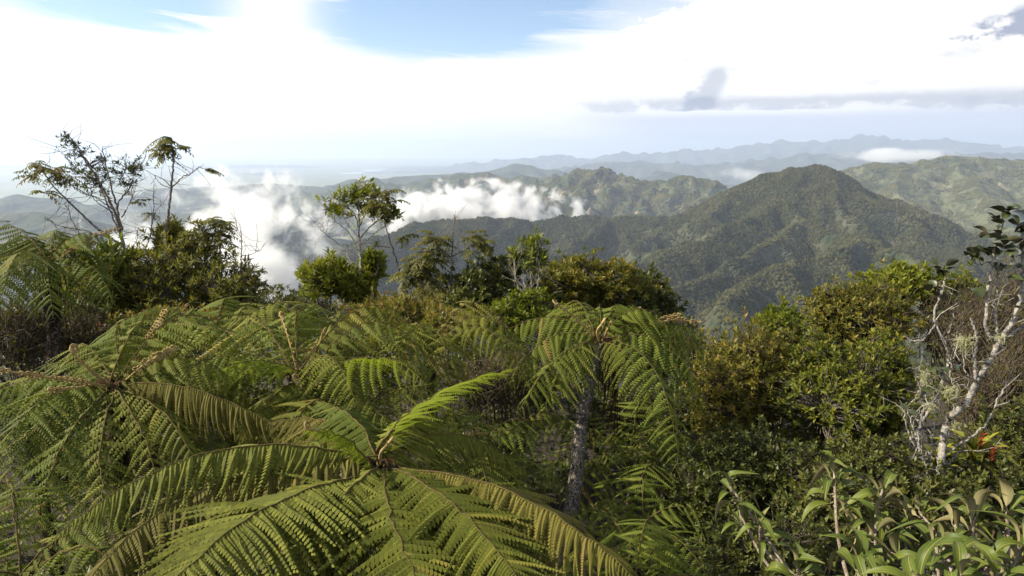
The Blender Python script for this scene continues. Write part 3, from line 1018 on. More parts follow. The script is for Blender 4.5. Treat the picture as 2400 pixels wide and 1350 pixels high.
def tree_fern(label, crown, foot, trunk_r, fronds, trunk_mat=None, group="tree ferns on the slope", skirt=0, rmat=None, name="tree_fern", extra=None):
    crown, foot = pix(*crown), Vector(foot) if not isinstance(foot, tuple) or len(foot) != 3 or abs(foot[0]) < 60 else pix(*foot)
    dv = foot - crown
    for _ in range(40):
        if foot.z <= float(ground_z(foot.x, foot.y)):
            break
        foot = foot + dv * (0.05 / max(0.05, abs(dv.z)))
    gz_ = float(ground_z(foot.x, foot.y))
    base = np.array((foot.x, foot.y, gz_))
    fern = link(name, None, loc=base, label=label, cat="tree fern", group=group)
    cr = np.array(tuple(crown))
    path = spline([base - [0, 0, 0.15], base + (cr - base) * 0.35 + RNG.normal(0, 0.02, 3), base + (cr - base) * 0.7 + RNG.normal(0, 0.02, 3), cr - [0, 0, 0.02]], 40)
    mb = MB()
    V, F = tube(path, trunk_r, trunk_r * 0.72, 12, 0.07)
    mb.add(V, F)
    # old leaf-base stubs all over the trunk
    for i in range(60):
        k = RNG.integers(3, 39)
        a = RNG.uniform(0, 6.28)
        d = np.array([math.cos(a), math.sin(a), 0.5])
        V, F = tube([path[k] + d * trunk_r * 0.5, path[k] + d * trunk_r * 0.9, path[k] + d * trunk_r * 1.0 + [0, 0, 0.02]], trunk_r * 0.2, trunk_r * 0.08, 4)
        mb.add(V, F)
    link("trunk", mb.mesh("trunk", [trunk_mat or FERN_TRUNK], base), fern)
    if skirt:
        dead_skirt(fern, base, cr, skirt, 1.0, RACHIS_DARK)
    for f in fronds:
        f = dict(f)
        md, tp = pix(*f.pop('mid')), pix(*f.pop('tip'))
        st = f.pop('start', None)
        p0 = pix(*st) if st else crown
        frond(fern, base, p0, md, tp, rmat=rmat, **f)
    for m_, t_, mt, ml in (random_fronds(cr, *extra[:7], **(dict(a0=extra[7], a1=extra[8]) if len(extra) > 7 else {})) if extra else ()):
        frond(fern, base, cr, m_, t_, mt, ml, extra[4], extra[5], rmat=rmat, droop=0.4)
    return fern, base, cr


def fd(mid, tip, mat, maxlen, n=44, kind='strip', **kw):
    return dict(mid=mid, tip=tip, mat=mat, maxlen=maxlen, n=n, kind=kind, **kw)


def random_fronds(crown, k, length, mat, maxlen, n, kind, seed, lo=-0.2, hi=0.35, a0=0.0, a1=6.283, droop=0.3):
    """fronds spread evenly round a crown, given as pixel-free world points"""
    rg = np.random.default_rng(seed)
    c = np.array(tuple(crown))
    outl = []
    for i in range(k):
        a = a0 + (a1 - a0) * (i + rg.uniform(-0.3, 0.3)) / k
        l = length * rg.uniform(0.8, 1.15)
        d = np.array([math.cos(a), math.sin(a), 0])
        m_ = c + d * l * 0.5 + [0, 0, l * rg.uniform(0.12, hi)]
        t_ = c + d * l * rg.uniform(0.85, 0.98) + [0, 0, l * rg.uniform(lo - 0.25, lo + 0.1)]
        outl.append((m_, t_, mat[rg.integers(len(mat))], maxlen * rg.uniform(0.85, 1.1)))
    return outl


def simple_fern(label, crown, trunk_r, k, length, mats, maxlen, n, kind, seed, group, trunk_mat=None, cat="tree fern", name="tree_fern", **kw):
    c = pix(*crown)
    foot = (c.x + 0.05, c.y + 0.05, float(ground_z(c.x, c.y)))
    base = np.array(foot)
    fern = link(name, None, loc=base, label=label, cat=cat, group=group)
    path = spline([base - [0, 0, 0.15], (base + np.array(tuple(c))) / 2 + RNG.normal(0, 0.03, 3), np.array(tuple(c))], 20)
    mb = MB()
    V, F = tube(path, trunk_r, trunk_r * 0.75, 8, 0.08)
    mb.add(V, F)
    link("trunk", mb.mesh("trunk", [trunk_mat or FERN_TRUNK_DARK], base), fern)
    for m_, t_, mt, ml in random_fronds(c, k, length, mats, maxlen, n, kind, seed, **kw):
        frond(fern, base, c, m_, t_, mt, ml, n, kind)
    return fern, base


OL, BR, GR, BT = FERN_OLIVE, FERN_BROWN, FERN_GREEN, FERN_BRIGHT
# --- the big fern right below the camera
f1, b1, c1 = tree_fern("large golden olive tree fern with broad fronds fanning across the foreground", (888, 1088, 3.40), (905, 1500, 3.5), 0.09, [
    fd((500, 1058, 3.15), (108, 1278, 2.75), OL, 0.32, 43, objects=True, droop=0.5),
    fd((600, 1205, 2.70), (300, 1480, 2.05), OL, 0.44, 43, objects=True, droop=0.25),
    fd((925, 1235, 2.80), (1060, 1500, 2.15), OL, 0.40, 48, droop=0.28),
    fd((1075, 1195, 2.85), (1265, 1440, 2.25), OL, 0.40, 48, droop=0.3),
    fd((1190, 1150, 3.05), (1490, 1365, 2.55), BR, 0.36, 46, droop=0.5),
    fd((440, 1165, 3.00), (165, 1450, 2.50), BR, 0.40, 46, droop=0.35),
    fd((760, 1215, 2.9), (640, 1480, 2.4), OL, 0.36, 46, droop=0.4),
    fd((835, 985, 3.7), (740, 940, 4.25), GR, 0.26, 36, droop=0.5),
    fd((945, 990, 3.65), (1020, 985, 4.1), OL, 0.24, 34, droop=0.5),
    fd((1060, 1015, 3.75), (1250, 1120, 3.85), OL, 0.26, 36, droop=0.55),
    fd((985, 945, 3.75), (1212, 862, 4.15), BT, 0.22, 40, kind='strip', droop=0.15, roll=-0.5),
    fd((815, 1030, 3.30), (716, 1008, 3.05), BT, 0.085, 34, droop=0.75, taper=0.5),
    fd((760, 985, 3.9), (560, 1010, 4.3), BR, 0.28, 36, droop=0.6),
    fd((690, 1040, 3.7), (430, 1120, 3.8), OL, 0.28, 36, droop=0.55),
], skirt=8)
fiddlehead(f1, b1, [pix(890, 1085, 3.42), pix(893, 1060, 3.36), pix(908, 1042, 3.34)], 0.015, 3, 0.028, 0.010)
fiddlehead(f1, b1, [pix(760, 1015, 3.2), pix(738, 1008, 3.1), pix(722, 1006, 3.06)], 0.008, 3, 0.020, 0.008)

# --- the slender tree fern standing clear at right of the middle
f2, b2, c2 = tree_fern("slender tree fern with a pale mottled leaning trunk and drooping green crown", (1408, 800, 6.30), (1328, 1225, 5.95), 0.070, [
    fd((1275, 745, 6.45), (1128, 815, 6.60), GR, 0.44, 34, 'comb', droop=0.75),
    fd((1325, 716, 6.85), (1262, 775, 7.30), GR, 0.42, 34, 'comb', droop=0.5),
    fd((1480, 716, 6.85), (1560, 790, 7.30), GR, 0.42, 34, 'comb', droop=0.5),
    fd((1545, 757, 6.45), (1668, 845, 6.60), GR, 0.46, 34, 'comb', droop=0.75),
    fd((1305, 838, 5.95), (1208, 985, 5.75), GR, 0.40, 36, 'comb', objects=True, droop=0.55),
    fd((1335, 835, 6.0), (1262, 1000, 5.85), OL, 0.36, 34, 'comb', objects=True, droop=0.5),
    fd((1530, 862, 5.75), (1592, 1110, 5.40), GR, 0.42, 38, 'comb', objects=True, droop=0.55),
    fd((1560, 800, 6.10), (1642, 930, 6.20), GR, 0.42, 34, 'comb', objects=True, droop=0.6),
    fd((1480, 845, 5.85), (1535, 985, 5.65), OL, 0.34, 30, 'comb', droop=0.55),
    fd((1500, 740, 6.60), (1655, 790, 7.10), GR, 0.42, 32, 'comb', droop=0.6),
    fd((1290, 790, 6.25), (1172, 925, 6.2), GR, 0.42, 34, 'comb', droop=0.65),
    fd((1575, 825, 6.05), (1668, 985, 6.0), GR, 0.42, 34, 'comb', droop=0.65),
], skirt=26, extra=(4, 0.95, [GR, OL], 0.38, 32, 'comb', 202, 0.2, 2.9))
fiddlehead(f2, b2, [pix(1400, 800, 6.3), pix(1350, 745, 6.2), pix(1302, 712, 6.15)], 0.014, 8, 0.034, 0.018)
fiddlehead(f2, b2, [pix(1404, 800, 6.25), pix(1400, 775, 6.15), pix(1412, 758, 6.1)], 0.020, 3, 0.036, 0.012)
fiddlehead(f2, b2, [pix(1412, 800, 6.25), pix(1420, 780, 6.2), pix(1428, 764, 6.15)], 0.016, 3, 0.030, 0.012)
fiddlehead(f2, b2, [pix(1430, 800, 6.3), pix(1560, 752, 6.5), pix(1640, 756, 6.5)], 0.010, 14, 0.020, 0.024)
fiddlehead(f2, b2, [pix(1440, 790, 6.6), pix(1480, 735, 6.9), pix(1500, 722, 6.95)], 0.010, 8, 0.022, 0.018)
fiddlehead(f2, b2, [pix(1440, 800, 6.5), pix(1540, 750, 6.9), pix(1592, 738, 6.9)], 0.010, 12, 0.020, 0.022)

# --- fern at the left edge of the foreground
f3, b3, c3 = tree_fern("dark stemmed tree fern with layered fronds filling the lower left", (262, 905, 4.40), (288, 1250, 4.45), 0.075, [
    fd((440, 908, 4.20), (668, 1015, 4.10), BR, 0.34, 42, objects=True, droop=0.95),
    fd((120, 925, 4.05), (-30, 1090, 3.60), GR, 0.36, 40, 'comb', objects=True, droop=0.5),
    fd((150, 1040, 3.75), (75, 1300, 3.20), GR, 0.36, 40, 'comb', objects=True, droop=0.45),
    fd((95, 885, 4.60), (-80, 965, 4.70), GR, 0.36, 36, 'comb', droop=0.6),
    fd((345, 845, 4.90), (440, 840, 5.30), GR, 0.34, 34, 'comb', droop=0.6),
    fd((235, 1050, 3.75), (270, 1290, 3.25), OL, 0.34, 38, 'comb', objects=True, droop=0.45),
    fd((100, 990, 3.95), (-40, 1230, 3.45), GR, 0.36, 38, 'comb', droop=0.45),
    fd((380, 965, 4.00), (470, 1120, 3.75), OL, 0.32, 36, 'comb', droop=0.6),
    fd((180, 850, 4.90), (90, 860, 5.40), GR, 0.34, 34, 'comb', droop=0.5),
    fd((330, 1010, 3.9), (395, 1230, 3.6), OL, 0.32, 36, 'comb', droop=0.5),
], trunk_mat=FERN_TRUNK_DARK, skirt=10, extra=(5, 1.1, [OL, GR], 0.32, 36, 'comb', 203, 0.2, 3.0))
fiddlehead(f3, b3, [pix(262, 905, 4.4), pix(215, 870, 4.2), pix(168, 825, 4.1)], 0.016, 4, 0.030, 0.014)
fiddlehead(f3, b3, [pix(262, 905, 4.4), pix(150, 890, 4.1), pix(-10, 866, 3.9)], 0.011, 13, 0.012, 0.022)
fiddlehead(f3, b3, [pix(290, 890, 4.5), pix(345, 800, 4.6), pix(388, 727, 4.65)], 0.010, 13, 0.014, 0.024)
fiddlehead(f3, b3, [pix(290, 895, 4.4), pix(350, 845, 4.3), pix(408, 816, 4.3)], 0.010, 11, 0.014, 0.024)
fiddlehead(f3, b3, [pix(200, 905, 4.0), pix(150, 912, 3.9), pix(120, 916, 3.85)], 0.010, 6, 0.014, 0.020)

# --- the broad fern in the middle distance
f4, b4, c4 = tree_fern("wide spreading tree fern with domed fronds left of the middle", (700, 885, 5.10), (720, 1250, 5.2), 0.08, [
    fd((455, 762, 5.70), (205, 850, 5.90), OL, 0.52, 42, 'comb', droop=0.7),
    fd((590, 845, 4.75), (462, 900, 4.55), BT, 0.34, 36, 'comb', objects=True, droop=0.35),
    fd((775, 838, 4.90), (840, 960, 4.55), OL, 0.42, 36, 'comb', objects=True, droop=0.45),
    fd((880, 838, 4.80), (1000, 905, 4.65), BT, 0.38, 36, 'comb', objects=True, droop=0.5),
    fd((925, 765, 5.90), (1130, 830, 6.20), OL, 0.50, 40, 'comb', droop=0.75),
    fd((600, 745, 6.30), (520, 775, 6.90), OL, 0.50, 38, 'comb', droop=0.6),
    fd((835, 745, 6.40), (980, 770, 7.00), BR, 0.48, 38, 'comb', droop=0.6),
    fd((560, 830, 5.30), (380, 900, 5.20), GR, 0.44, 38, 'comb', objects=True, droop=0.6),
    fd((640, 930, 4.80), (560, 1050, 4.50), OL, 0.36, 34, 'strip', droop=0.5),
    fd((830, 920, 4.75), (930, 1020, 4.55), GR, 0.36, 34, 'comb', droop=0.6),
    fd((1000, 830, 5.60), (1120, 900, 5.60), BR, 0.40, 34, 'comb', droop=0.7),
    fd((720, 940, 4.7), (760, 1060, 4.45), OL, 0.34, 32, 'strip', droop=0.5),
], skirt=12, extra=(5, 1.3, [OL, GR], 0.40, 36, 'comb', 204, 0.2, 3.0))
fiddlehead(f4, b4, [pix(700, 885, 5.1), pix(672, 780, 5.3), pix(655, 735, 5.4)], 0.010, 8, 0.026, 0.02)
fiddlehead(f4, b4, [pix(705, 885, 5.1), pix(745, 810, 5.3), pix(757, 778, 5.3)], 0.012, 4, 0.034, 0.014)
fiddlehead(f4, b4, [pix(800, 1005, 4.9), pix(740, 940, 4.85), pix(690, 890, 4.8)], 0.014, 4, 0.030, 0.014)

# --- fern behind it
f5, b5, c5 = tree_fern("smaller tree fern behind the wide one with two raised arching fronds", (790, 775, 7.40), (800, 1000, 7.5), 0.07, [
    fd((735, 712, 7.50), (690, 775, 7.60), GR, 0.50, 30, 'comb', droop=0.6),
    fd((865, 722, 7.50), (985, 790, 7.60), BR, 0.52, 30, 'comb', droop=0.7),
    fd((800, 735, 7.9), (830, 760, 8.5), OL, 0.48, 28, 'comb', droop=0.5),
    fd((720, 770, 7.1), (640, 850, 6.9), OL, 0.48, 28, 'comb', droop=0.6),
    fd((880, 790, 7.1), (960, 880, 6.9), OL, 0.48, 28, 'comb', droop=0.6),
])

# --- tall fern at the left margin
f6, b6, c6 = tree_fern("tall tree fern at the left margin rising against blue hills", (112, 615, 8.00), (130, 900, 8.1), 0.095, [
    fd((112, 628, 7.55), (125, 745, 7.20), GR, 0.55, 30, 'comb', droop=0.5),
    fd((20, 625, 7.7), (-20, 735, 7.4), GR, 0.55, 30, 'comb', droop=0.5),
    fd((205, 618, 7.9), (262, 705, 7.7), GR, 0.55, 30, 'comb', droop=0.6),
    fd((55, 545, 8.2), (-40, 500, 8.3), OL, 0.50, 30, 'comb', droop=0.5),
    fd((150, 560, 8.4), (160, 590, 9.2), OL, 0.52, 30, 'comb', droop=0.5),
    fd((30, 570, 8.3), (-90, 610, 8.5), OL, 0.55, 30, 'comb', droop=0.6),
    fd((195, 580, 8.4), (250, 640, 8.9), GR, 0.55, 30, 'comb', droop=0.6),
    fd((70, 570, 8.6), (20, 560, 9.3), OL, 0.52, 30, 'comb', droop=0.6),
], trunk_mat=FERN_TRUNK_DARK, skirt=26, extra=(4, 1.0, [OL, GR], 0.48, 30, 'comb', 206))
fiddlehead(f6, b6, [pix(130, 615, 8.0), pix(205, 560, 8.1), pix(275, 537, 8.1)], 0.014, 10, 0.030, 0.03)
fiddlehead(f6, b6, [pix(130, 615, 8.0), pix(170, 580, 8.1), pix(220, 570, 8.1)], 0.014, 10, 0.030, 0.03)

# --- smaller and shaded ferns between and below
simple_fern("dark green fern beneath the slender tree fern's trunk", (1500, 1250, 5.3), 0.05, 9, 0.72, [GR], 0.28, 30, 'comb', 5, "shaded ferns in the understorey")
simple_fern("low green fern at the bottom edge right of the golden fern", (1480, 1400, 4.0), 0.05, 9, 0.75, [GR], 0.26, 30, 'comb', 6, "shaded ferns in the understorey")
simple_fern("shadowed fern in the gap right of the slender fern's trunk", (1560, 1130, 6.3), 0.06, 9, 1.1, [GR], 0.32, 28, 'comb', 8, "shaded ferns in the understorey")
simple_fern("dim fern behind the mottled trunk near the middle", (1470, 1080, 7.2), 0.06, 9, 1.2, [GR], 0.34, 28, 'comb', 9, "shaded ferns in the understorey")
simple_fern("small fresh green fern poking up at the bottom edge below the golden fern", (690, 1440, 2.6), 0.03, 9, 0.36, [GR, BT], 0.13, 26, 'comb', 10, "shaded ferns in the understorey")
simple_fern("shaded fern at the bottom left corner", (60, 1380, 3.0), 0.05, 9, 0.85, [GR], 0.26, 30, 'comb', 11, "shaded ferns in the understorey")
simple_fern("dim fern in the hollow behind the golden fern", (650, 1100, 5.0), 0.06, 9, 1.1, [OL, GR], 0.32, 28, 'comb', 12, "shaded ferns in the understorey")
simple_fern("dim fern in the dark hollow right of the bright young frond", (1100, 1090, 5.2), 0.06, 9, 0.75, [OL, GR], 0.30, 28, 'comb', 13, "shaded ferns in the understorey")
GF = "ferns massed left of the middle"
simple_fern("olive fern behind the fiddleheads at left", (60, 985, 5.6), 0.06, 10, 0.95, [OL, GR], 0.40, 36, 'comb', 31, GF)
simple_fern("olive fern filling the gap below the domed fronds", (430, 960, 5.4), 0.06, 10, 1.1, [OL, BR], 0.36, 36, 'comb', 32, GF)
simple_fern("domed fern behind the wide fern near the left bushes", (520, 815, 6.8), 0.07, 10, 1.4, [OL, GR], 0.46, 36, 'comb', 33, GF)
simple_fern("green fern dome below the knobbed fiddleheads", (340, 885, 6.0), 0.07, 10, 1.0, [GR, OL], 0.42, 36, 'comb', 34, GF)
simple_fern("browning fern at the right end of the fern mass", (1010, 840, 6.4), 0.06, 10, 1.2, [BR, OL], 0.40, 34, 'comb', 35, GF)
simple_fern("shaded fern below the wide fern's bright fronds", (830, 1000, 5.0), 0.06, 10, 1.0, [OL], 0.32, 34, 'comb', 36, GF)
simple_fern("dim fern deep in the gap left of the mottled trunk", (1190, 1010, 8.0), 0.06, 10, 1.2, [GR, OL], 0.36, 32, 'comb', 37, "shaded ferns in the understorey")
simple_fern("dim fern low between the golden fern and the mottled trunk", (1180, 1150, 5.6), 0.05, 9, 0.7, [GR], 0.30, 30, 'comb', 38, "shaded ferns in the understorey")
simple_fern("half hidden fern under the layered left fern", (300, 1130, 4.4), 0.06, 9, 1.0, [OL, GR], 0.30, 28, 'comb', 14, "shaded ferns in the understorey")


# ================================================================== SHRUBS AND TREES
LEAF_OLIVE = leaf_mat("leaf_olive", [(0.0, (0.045, 0.052, 0.010)), (0.35, (0.090, 0.095, 0.016)), (0.65, (0.135, 0.120, 0.018)), (0.85, (0.20, 0.155, 0.022)), (1.0, (0.23, 0.13, 0.028))], 0.28, 0.38, 0.5)
LEAF_YELLOW = leaf_mat("leaf_yellow_green", [(0.0, (0.050, 0.065, 0.009)), (0.4, (0.105, 0.125, 0.013)), (0.8, (0.16, 0.17, 0.018)), (1.0, (0.20, 0.19, 0.025))], 0.32, 0.38, 0.5)
LEAF_YOLIVE = leaf_mat("leaf_yellow_olive", [(0.0, (0.035, 0.048, 0.008)), (0.35, (0.080, 0.094, 0.012)), (0.65, (0.145, 0.150, 0.017)), (0.88, (0.23, 0.195, 0.024)), (1.0, (0.26, 0.15, 0.03))], 0.3, 0.38, 0.5)
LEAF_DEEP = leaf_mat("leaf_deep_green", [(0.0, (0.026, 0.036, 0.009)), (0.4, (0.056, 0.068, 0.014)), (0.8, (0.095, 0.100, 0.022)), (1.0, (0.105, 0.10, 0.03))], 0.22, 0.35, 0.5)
LEAF_RUSSET = leaf_mat("leaf_russet", [(0.0, (0.048, 0.052, 0.012)), (0.4, (0.100, 0.100, 0.020)), (0.75, (0.150, 0.135, 0.028)), (0.92, (0.16, 0.095, 0.035)), (1.0, (0.19, 0.08, 0.05))], 0.35, 0.45, 0.4)
LEAF_DARK = leaf_mat("leaf_dark_round", [(0.0, (0.020, 0.028, 0.010)), (0.5, (0.040, 0.050, 0.016)), (1.0, (0.075, 0.085, 0.03))], 0.12, 0.35, 0.5)


def blob_pts(blobs, n, shell=0.5):
    """points through several ellipsoids (world centre, rx, ry, rz), thicker towards the outside, with their outward direction"""
    vol = np.array([b_[1] * b_[2] * b_[3] for b_ in blobs]) ** 0.75
    cnt = np.maximum(8, (n * vol / vol.sum()).astype(int))
    P, A, I = [], [], []
    for q, ((c, rx_, ry_, rz_), k) in enumerate(zip(blobs, cnt)):
        d = unit(RNG.normal(0, 1, (k, 3)))
        r = shell + (1 - shell) * RNG.uniform(0, 1, (k, 1)) ** 0.6
        far_ = RNG.uniform(0, 1, (k, 1)) < 0.10
        r = np.where(far_, RNG.uniform(1.0, 1.38, (k, 1)), r)
        # lumpy outline
        lump = 1 + 0.22 * np.sin(d[:, :1] * 5 + q) * np.cos(d[:, 1:2] * 4 + 2 * q) + 0.15 * np.sin(d[:, 2:3] * 7 + q)
        p = np.array(tuple(c)) + d * r * lump * np.array([rx_, ry_, rz_])
        P.append(p)
        A.append(unit(d * 0.7 + np.array([0, 0, 0.75]) + RNG.normal(0, 0.25, (k, 3))))
        I.append(np.full(k, q))
    return np.concatenate(P), np.concatenate(A), np.concatenate(I)


def shrub(label, blobs_px, n, L, W, k, mat, bark=None, group=None, cat="shrub", name="shrub", tmin=15, tmax=80, style='rosette', twig=0.006, limb=0.03, shell=0.45, foot=None):
    """blobs_px: (px, py, depth, half width px, half height px)"""
    blobs = []
    for px, py, d, hw, hh in blobs_px:
        rx_, rz_ = hw / 1600 * d, hh / 1600 * d
        blobs.append((pix(px, py, d), rx_, (rx_ + rz_) * 0.5, rz_))
    ctr = sum((b_[0] for b_ in blobs), Vector()) / len(blobs)
    fx, fy = (ctr.x, ctr.y) if foot is None else (pix(*foot).x, pix(*foot).y)
    base = np.array((fx, fy, float(ground_z(fx, fy))))
    root = link(name, None, loc=base, label=label, cat=cat, group=group)
    P, A, I = blob_pts(blobs, n, shell)
    wood, crown = MB(), MB()
    subs = []
    subI = []
    for q, (c, rx_, ry_, rz_) in enumerate(blobs):
        c = np.array(tuple(c))
        low = c - [0, 0, rz_ * 0.7]
        mid = (base + low) / 2 + RNG.normal(0, 0.12, 3) * [1, 1, 0.2]
        V, F = tube(spline([base - [0, 0, 0.1], mid, low, c + [0, 0, 0.1 * rz_]], 18), limb, limb * 0.4, 6, 0.06)
        wood.add(V, F)
        ns = 10
        d = unit(RNG.normal(0, 1, (ns, 3)) + [0, 0, 0.5])
        sc_ = c + d * np.array([rx_, ry_, rz_]) * RNG.uniform(0.35, 0.6, (ns, 1))
        st = low + (c - low) * RNG.uniform(0, 1, (ns, 1))
        for a_, b_ in zip(st, sc_):
            V, F = tube(spline([a_, (a_ + b_) / 2 + RNG.normal(0, 0.05, 3), b_], 7), limb * 0.42, twig * 1.2, 4)
            wood.add(V, F)
        subs.append(sc_)
        subI.append(np.full(ns, q))
    subs, subI = np.concatenate(subs), np.concatenate(subI)
    dd = np.linalg.norm(P[:, None] - subs[None], axis=2) + (I[:, None] != subI[None]) * 100
    near = subs[np.argmin(dd, 1)]
    V, F = twigs(near, P, twig, twig * 0.5, 0.10)
    wood.add(V, F)
    if style == 'rosette':
        rosettes(crown, P, A, k, L, W, tmin, tmax)
    else:
        az_ = RNG.uniform(0, 6.28, (len(P), k))
        D = np.stack([np.cos(az_), np.sin(az_), RNG.uniform(0.1, 0.8, az_.shape)], -1)
        pinnate(crown, wood, np.repeat(P, k, 0), D.reshape(-1, 3), 5, L, L * 0.5, W, 0.5)
    link("trunk", wood.mesh("trunk", [bark or WOOD], base), root)
    link("crown", crown.mesh("crown", [mat], base, smooth=False), root)
    return root


G1, G2, G3 = "shrubs on the right of the slope", "bushes along the skyline at left", "bushes along the skyline in the middle"
# right
shrub("olive shrub with yellow and rust tips right of the slender tree fern", [(1745, 905, 7.4, 100, 140), (1690, 960, 7.2, 70, 110), (1800, 860, 7.7, 70, 90)], 1700, 0.066, 0.024, 8, LEAF_OLIVE, WOOD_DRY, G1)
shrub("small dense green shrub top poking above the olive shrub", [(1832, 765, 8.2, 52, 58), (1860, 810, 8.1, 45, 40)], 480, 0.078, 0.028, 9, LEAF_YELLOW, WOOD, G1)
shrub("orange tinged twiggy shrub crowning the right bank", [(2020, 765, 8.6, 110, 95), (1960, 720, 8.8, 70, 55), (2085, 730, 8.8, 60, 50)], 1350, 0.070, 0.025, 8, LEAF_OLIVE, WOOD_DRY, G1, shell=0.55)
shrub("full glossy green shrub in front of the orange tinged one", [(1985, 955, 6.9, 150, 130), (1910, 860, 7.2, 70, 70), (2070, 880, 7.1, 60, 90)], 1900, 0.072, 0.027, 9, LEAF_YOLIVE, WOOD, G1)
shrub("flat topped yellow green shrub behind the pale tree", [(2130, 665, 10.0, 95, 42), (2230, 690, 10.0, 70, 50), (2060, 690, 10.2, 50, 36)], 900, 0.098, 0.036, 9, LEAF_YELLOW, WOOD, G1)
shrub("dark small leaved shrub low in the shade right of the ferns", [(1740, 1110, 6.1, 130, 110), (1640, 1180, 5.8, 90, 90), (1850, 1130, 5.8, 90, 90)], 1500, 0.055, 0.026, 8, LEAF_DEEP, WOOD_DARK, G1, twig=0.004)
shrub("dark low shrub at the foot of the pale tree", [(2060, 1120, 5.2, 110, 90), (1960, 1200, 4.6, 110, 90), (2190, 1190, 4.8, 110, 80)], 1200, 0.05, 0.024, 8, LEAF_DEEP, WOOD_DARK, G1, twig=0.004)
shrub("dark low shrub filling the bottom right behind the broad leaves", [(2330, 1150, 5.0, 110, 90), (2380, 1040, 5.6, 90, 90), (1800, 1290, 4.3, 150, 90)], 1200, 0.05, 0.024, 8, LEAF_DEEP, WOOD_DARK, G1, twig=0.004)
# left
shrub("bushy russet green tree clump below the thin bare tree", [(300, 680, 11.5, 110, 80), (220, 700, 11.0, 80, 90), (360, 640, 12.0, 60, 60)], 850, 0.13, 0.036, 7, LEAF_RUSSET, WOOD, G2)
shrub("tall russet green bush right of the thin trees", [(450, 620, 12.0, 80, 80), (520, 680, 11.6, 80, 70), (400, 700, 11.4, 90, 70), (570, 660, 12.2, 40, 40)], 1000, 0.13, 0.036, 7, LEAF_RUSSET, WOOD, G2)
shrub("rounded yellow green bush beside the left tree fern", [(255, 605, 11.2, 52, 38), (230, 640, 11.2, 60, 40)], 300, 0.12, 0.04, 9, LEAF_YELLOW, WOOD, G2)
shrub("dense bush top between the two thin trees and the cloud", [(400, 555, 12.6, 38, 38), (430, 590, 12.6, 40, 30)], 220, 0.13, 0.04, 9, LEAF_RUSSET, WOOD, G2)
shrub("low dull green bushes beneath the white cloud", [(640, 725, 14.0, 90, 48), (720, 720, 14.5, 60, 45), (570, 750, 12.5, 70, 50)], 700, 0.10, 0.035, 8, LEAF_DEEP, WOOD, G2)
shrub("shaded bush behind the fiddleheads at left", [(400, 770, 10.0, 120, 50), (520, 770, 10.2, 80, 45), (300, 800, 9.5, 90, 50)], 700, 0.10, 0.034, 8, LEAF_RUSSET, WOOD, G2)
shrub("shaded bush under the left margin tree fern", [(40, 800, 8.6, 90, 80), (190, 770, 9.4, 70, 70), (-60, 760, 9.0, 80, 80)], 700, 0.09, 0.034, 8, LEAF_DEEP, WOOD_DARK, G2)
# middle
shrub("bright yellow green bush beside the white stemmed tree", [(775, 650, 13.0, 62, 45), (830, 670, 13.0, 50, 30), (735, 640, 13.2, 30, 18)], 430, 0.15, 0.048, 10, LEAF_YELLOW, WOOD, G3)
shrub("small bright tuft bush right of the white stem", [(876, 612, 13.2, 26, 26), (880, 640, 13.2, 20, 16)], 110, 0.15, 0.048, 10, LEAF_YELLOW, WOOD, G3)
shrub("green bush right of the bare pole tree", [(1120, 682, 12.0, 70, 62), (1178, 642, 12.2, 55, 42), (1090, 740, 11.5, 60, 45)], 800, 0.10, 0.05, 9, LEAF_DEEP, WOOD, G3)
shrub("yellow green bush in front of the pale forked stem", [(1190, 750, 11.0, 75, 48), (1240, 720, 11.2, 60, 36)], 520, 0.11, 0.04, 10, LEAF_YELLOW, WOOD, G3)
shrub("broad olive bush with yellow tips below the dark mountain", [(1360, 655, 13.0, 95, 56), (1440, 675, 13.0, 80, 56), (1300, 690, 12.6, 70, 55)], 1100, 0.12, 0.045, 9, LEAF_OLIVE, WOOD, G3)
shrub("dark green bush at the right end of the middle skyline", [(1515, 682, 14.0, 52, 50), (1552, 726, 13.5, 44, 40), (1480, 730, 13.0, 60, 40)], 620, 0.11, 0.055, 9, LEAF_DEEP, WOOD, G3)
shrub("dull bush behind the middle ferns", [(950, 740, 11.0, 70, 45), (1050, 770, 10.2, 70, 45), (880, 740, 11.5, 60, 36)], 560, 0.10, 0.036, 8, LEAF_RUSSET, WOOD_DRY, G3)
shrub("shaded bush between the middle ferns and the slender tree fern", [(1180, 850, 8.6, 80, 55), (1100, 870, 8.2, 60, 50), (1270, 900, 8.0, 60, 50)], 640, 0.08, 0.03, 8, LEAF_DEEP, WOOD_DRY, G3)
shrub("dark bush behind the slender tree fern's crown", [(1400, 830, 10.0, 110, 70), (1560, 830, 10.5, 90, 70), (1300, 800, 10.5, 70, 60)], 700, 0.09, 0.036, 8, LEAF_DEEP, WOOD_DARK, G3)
shrub("shadowed bush beneath the slender tree fern", [(1450, 980, 8.4, 110, 90), (1570, 1000, 8.2, 80, 90), (1640, 930, 9.0, 60, 90)], 700, 0.08, 0.032, 8, LEAF_DEEP, WOOD_DARK, G3)

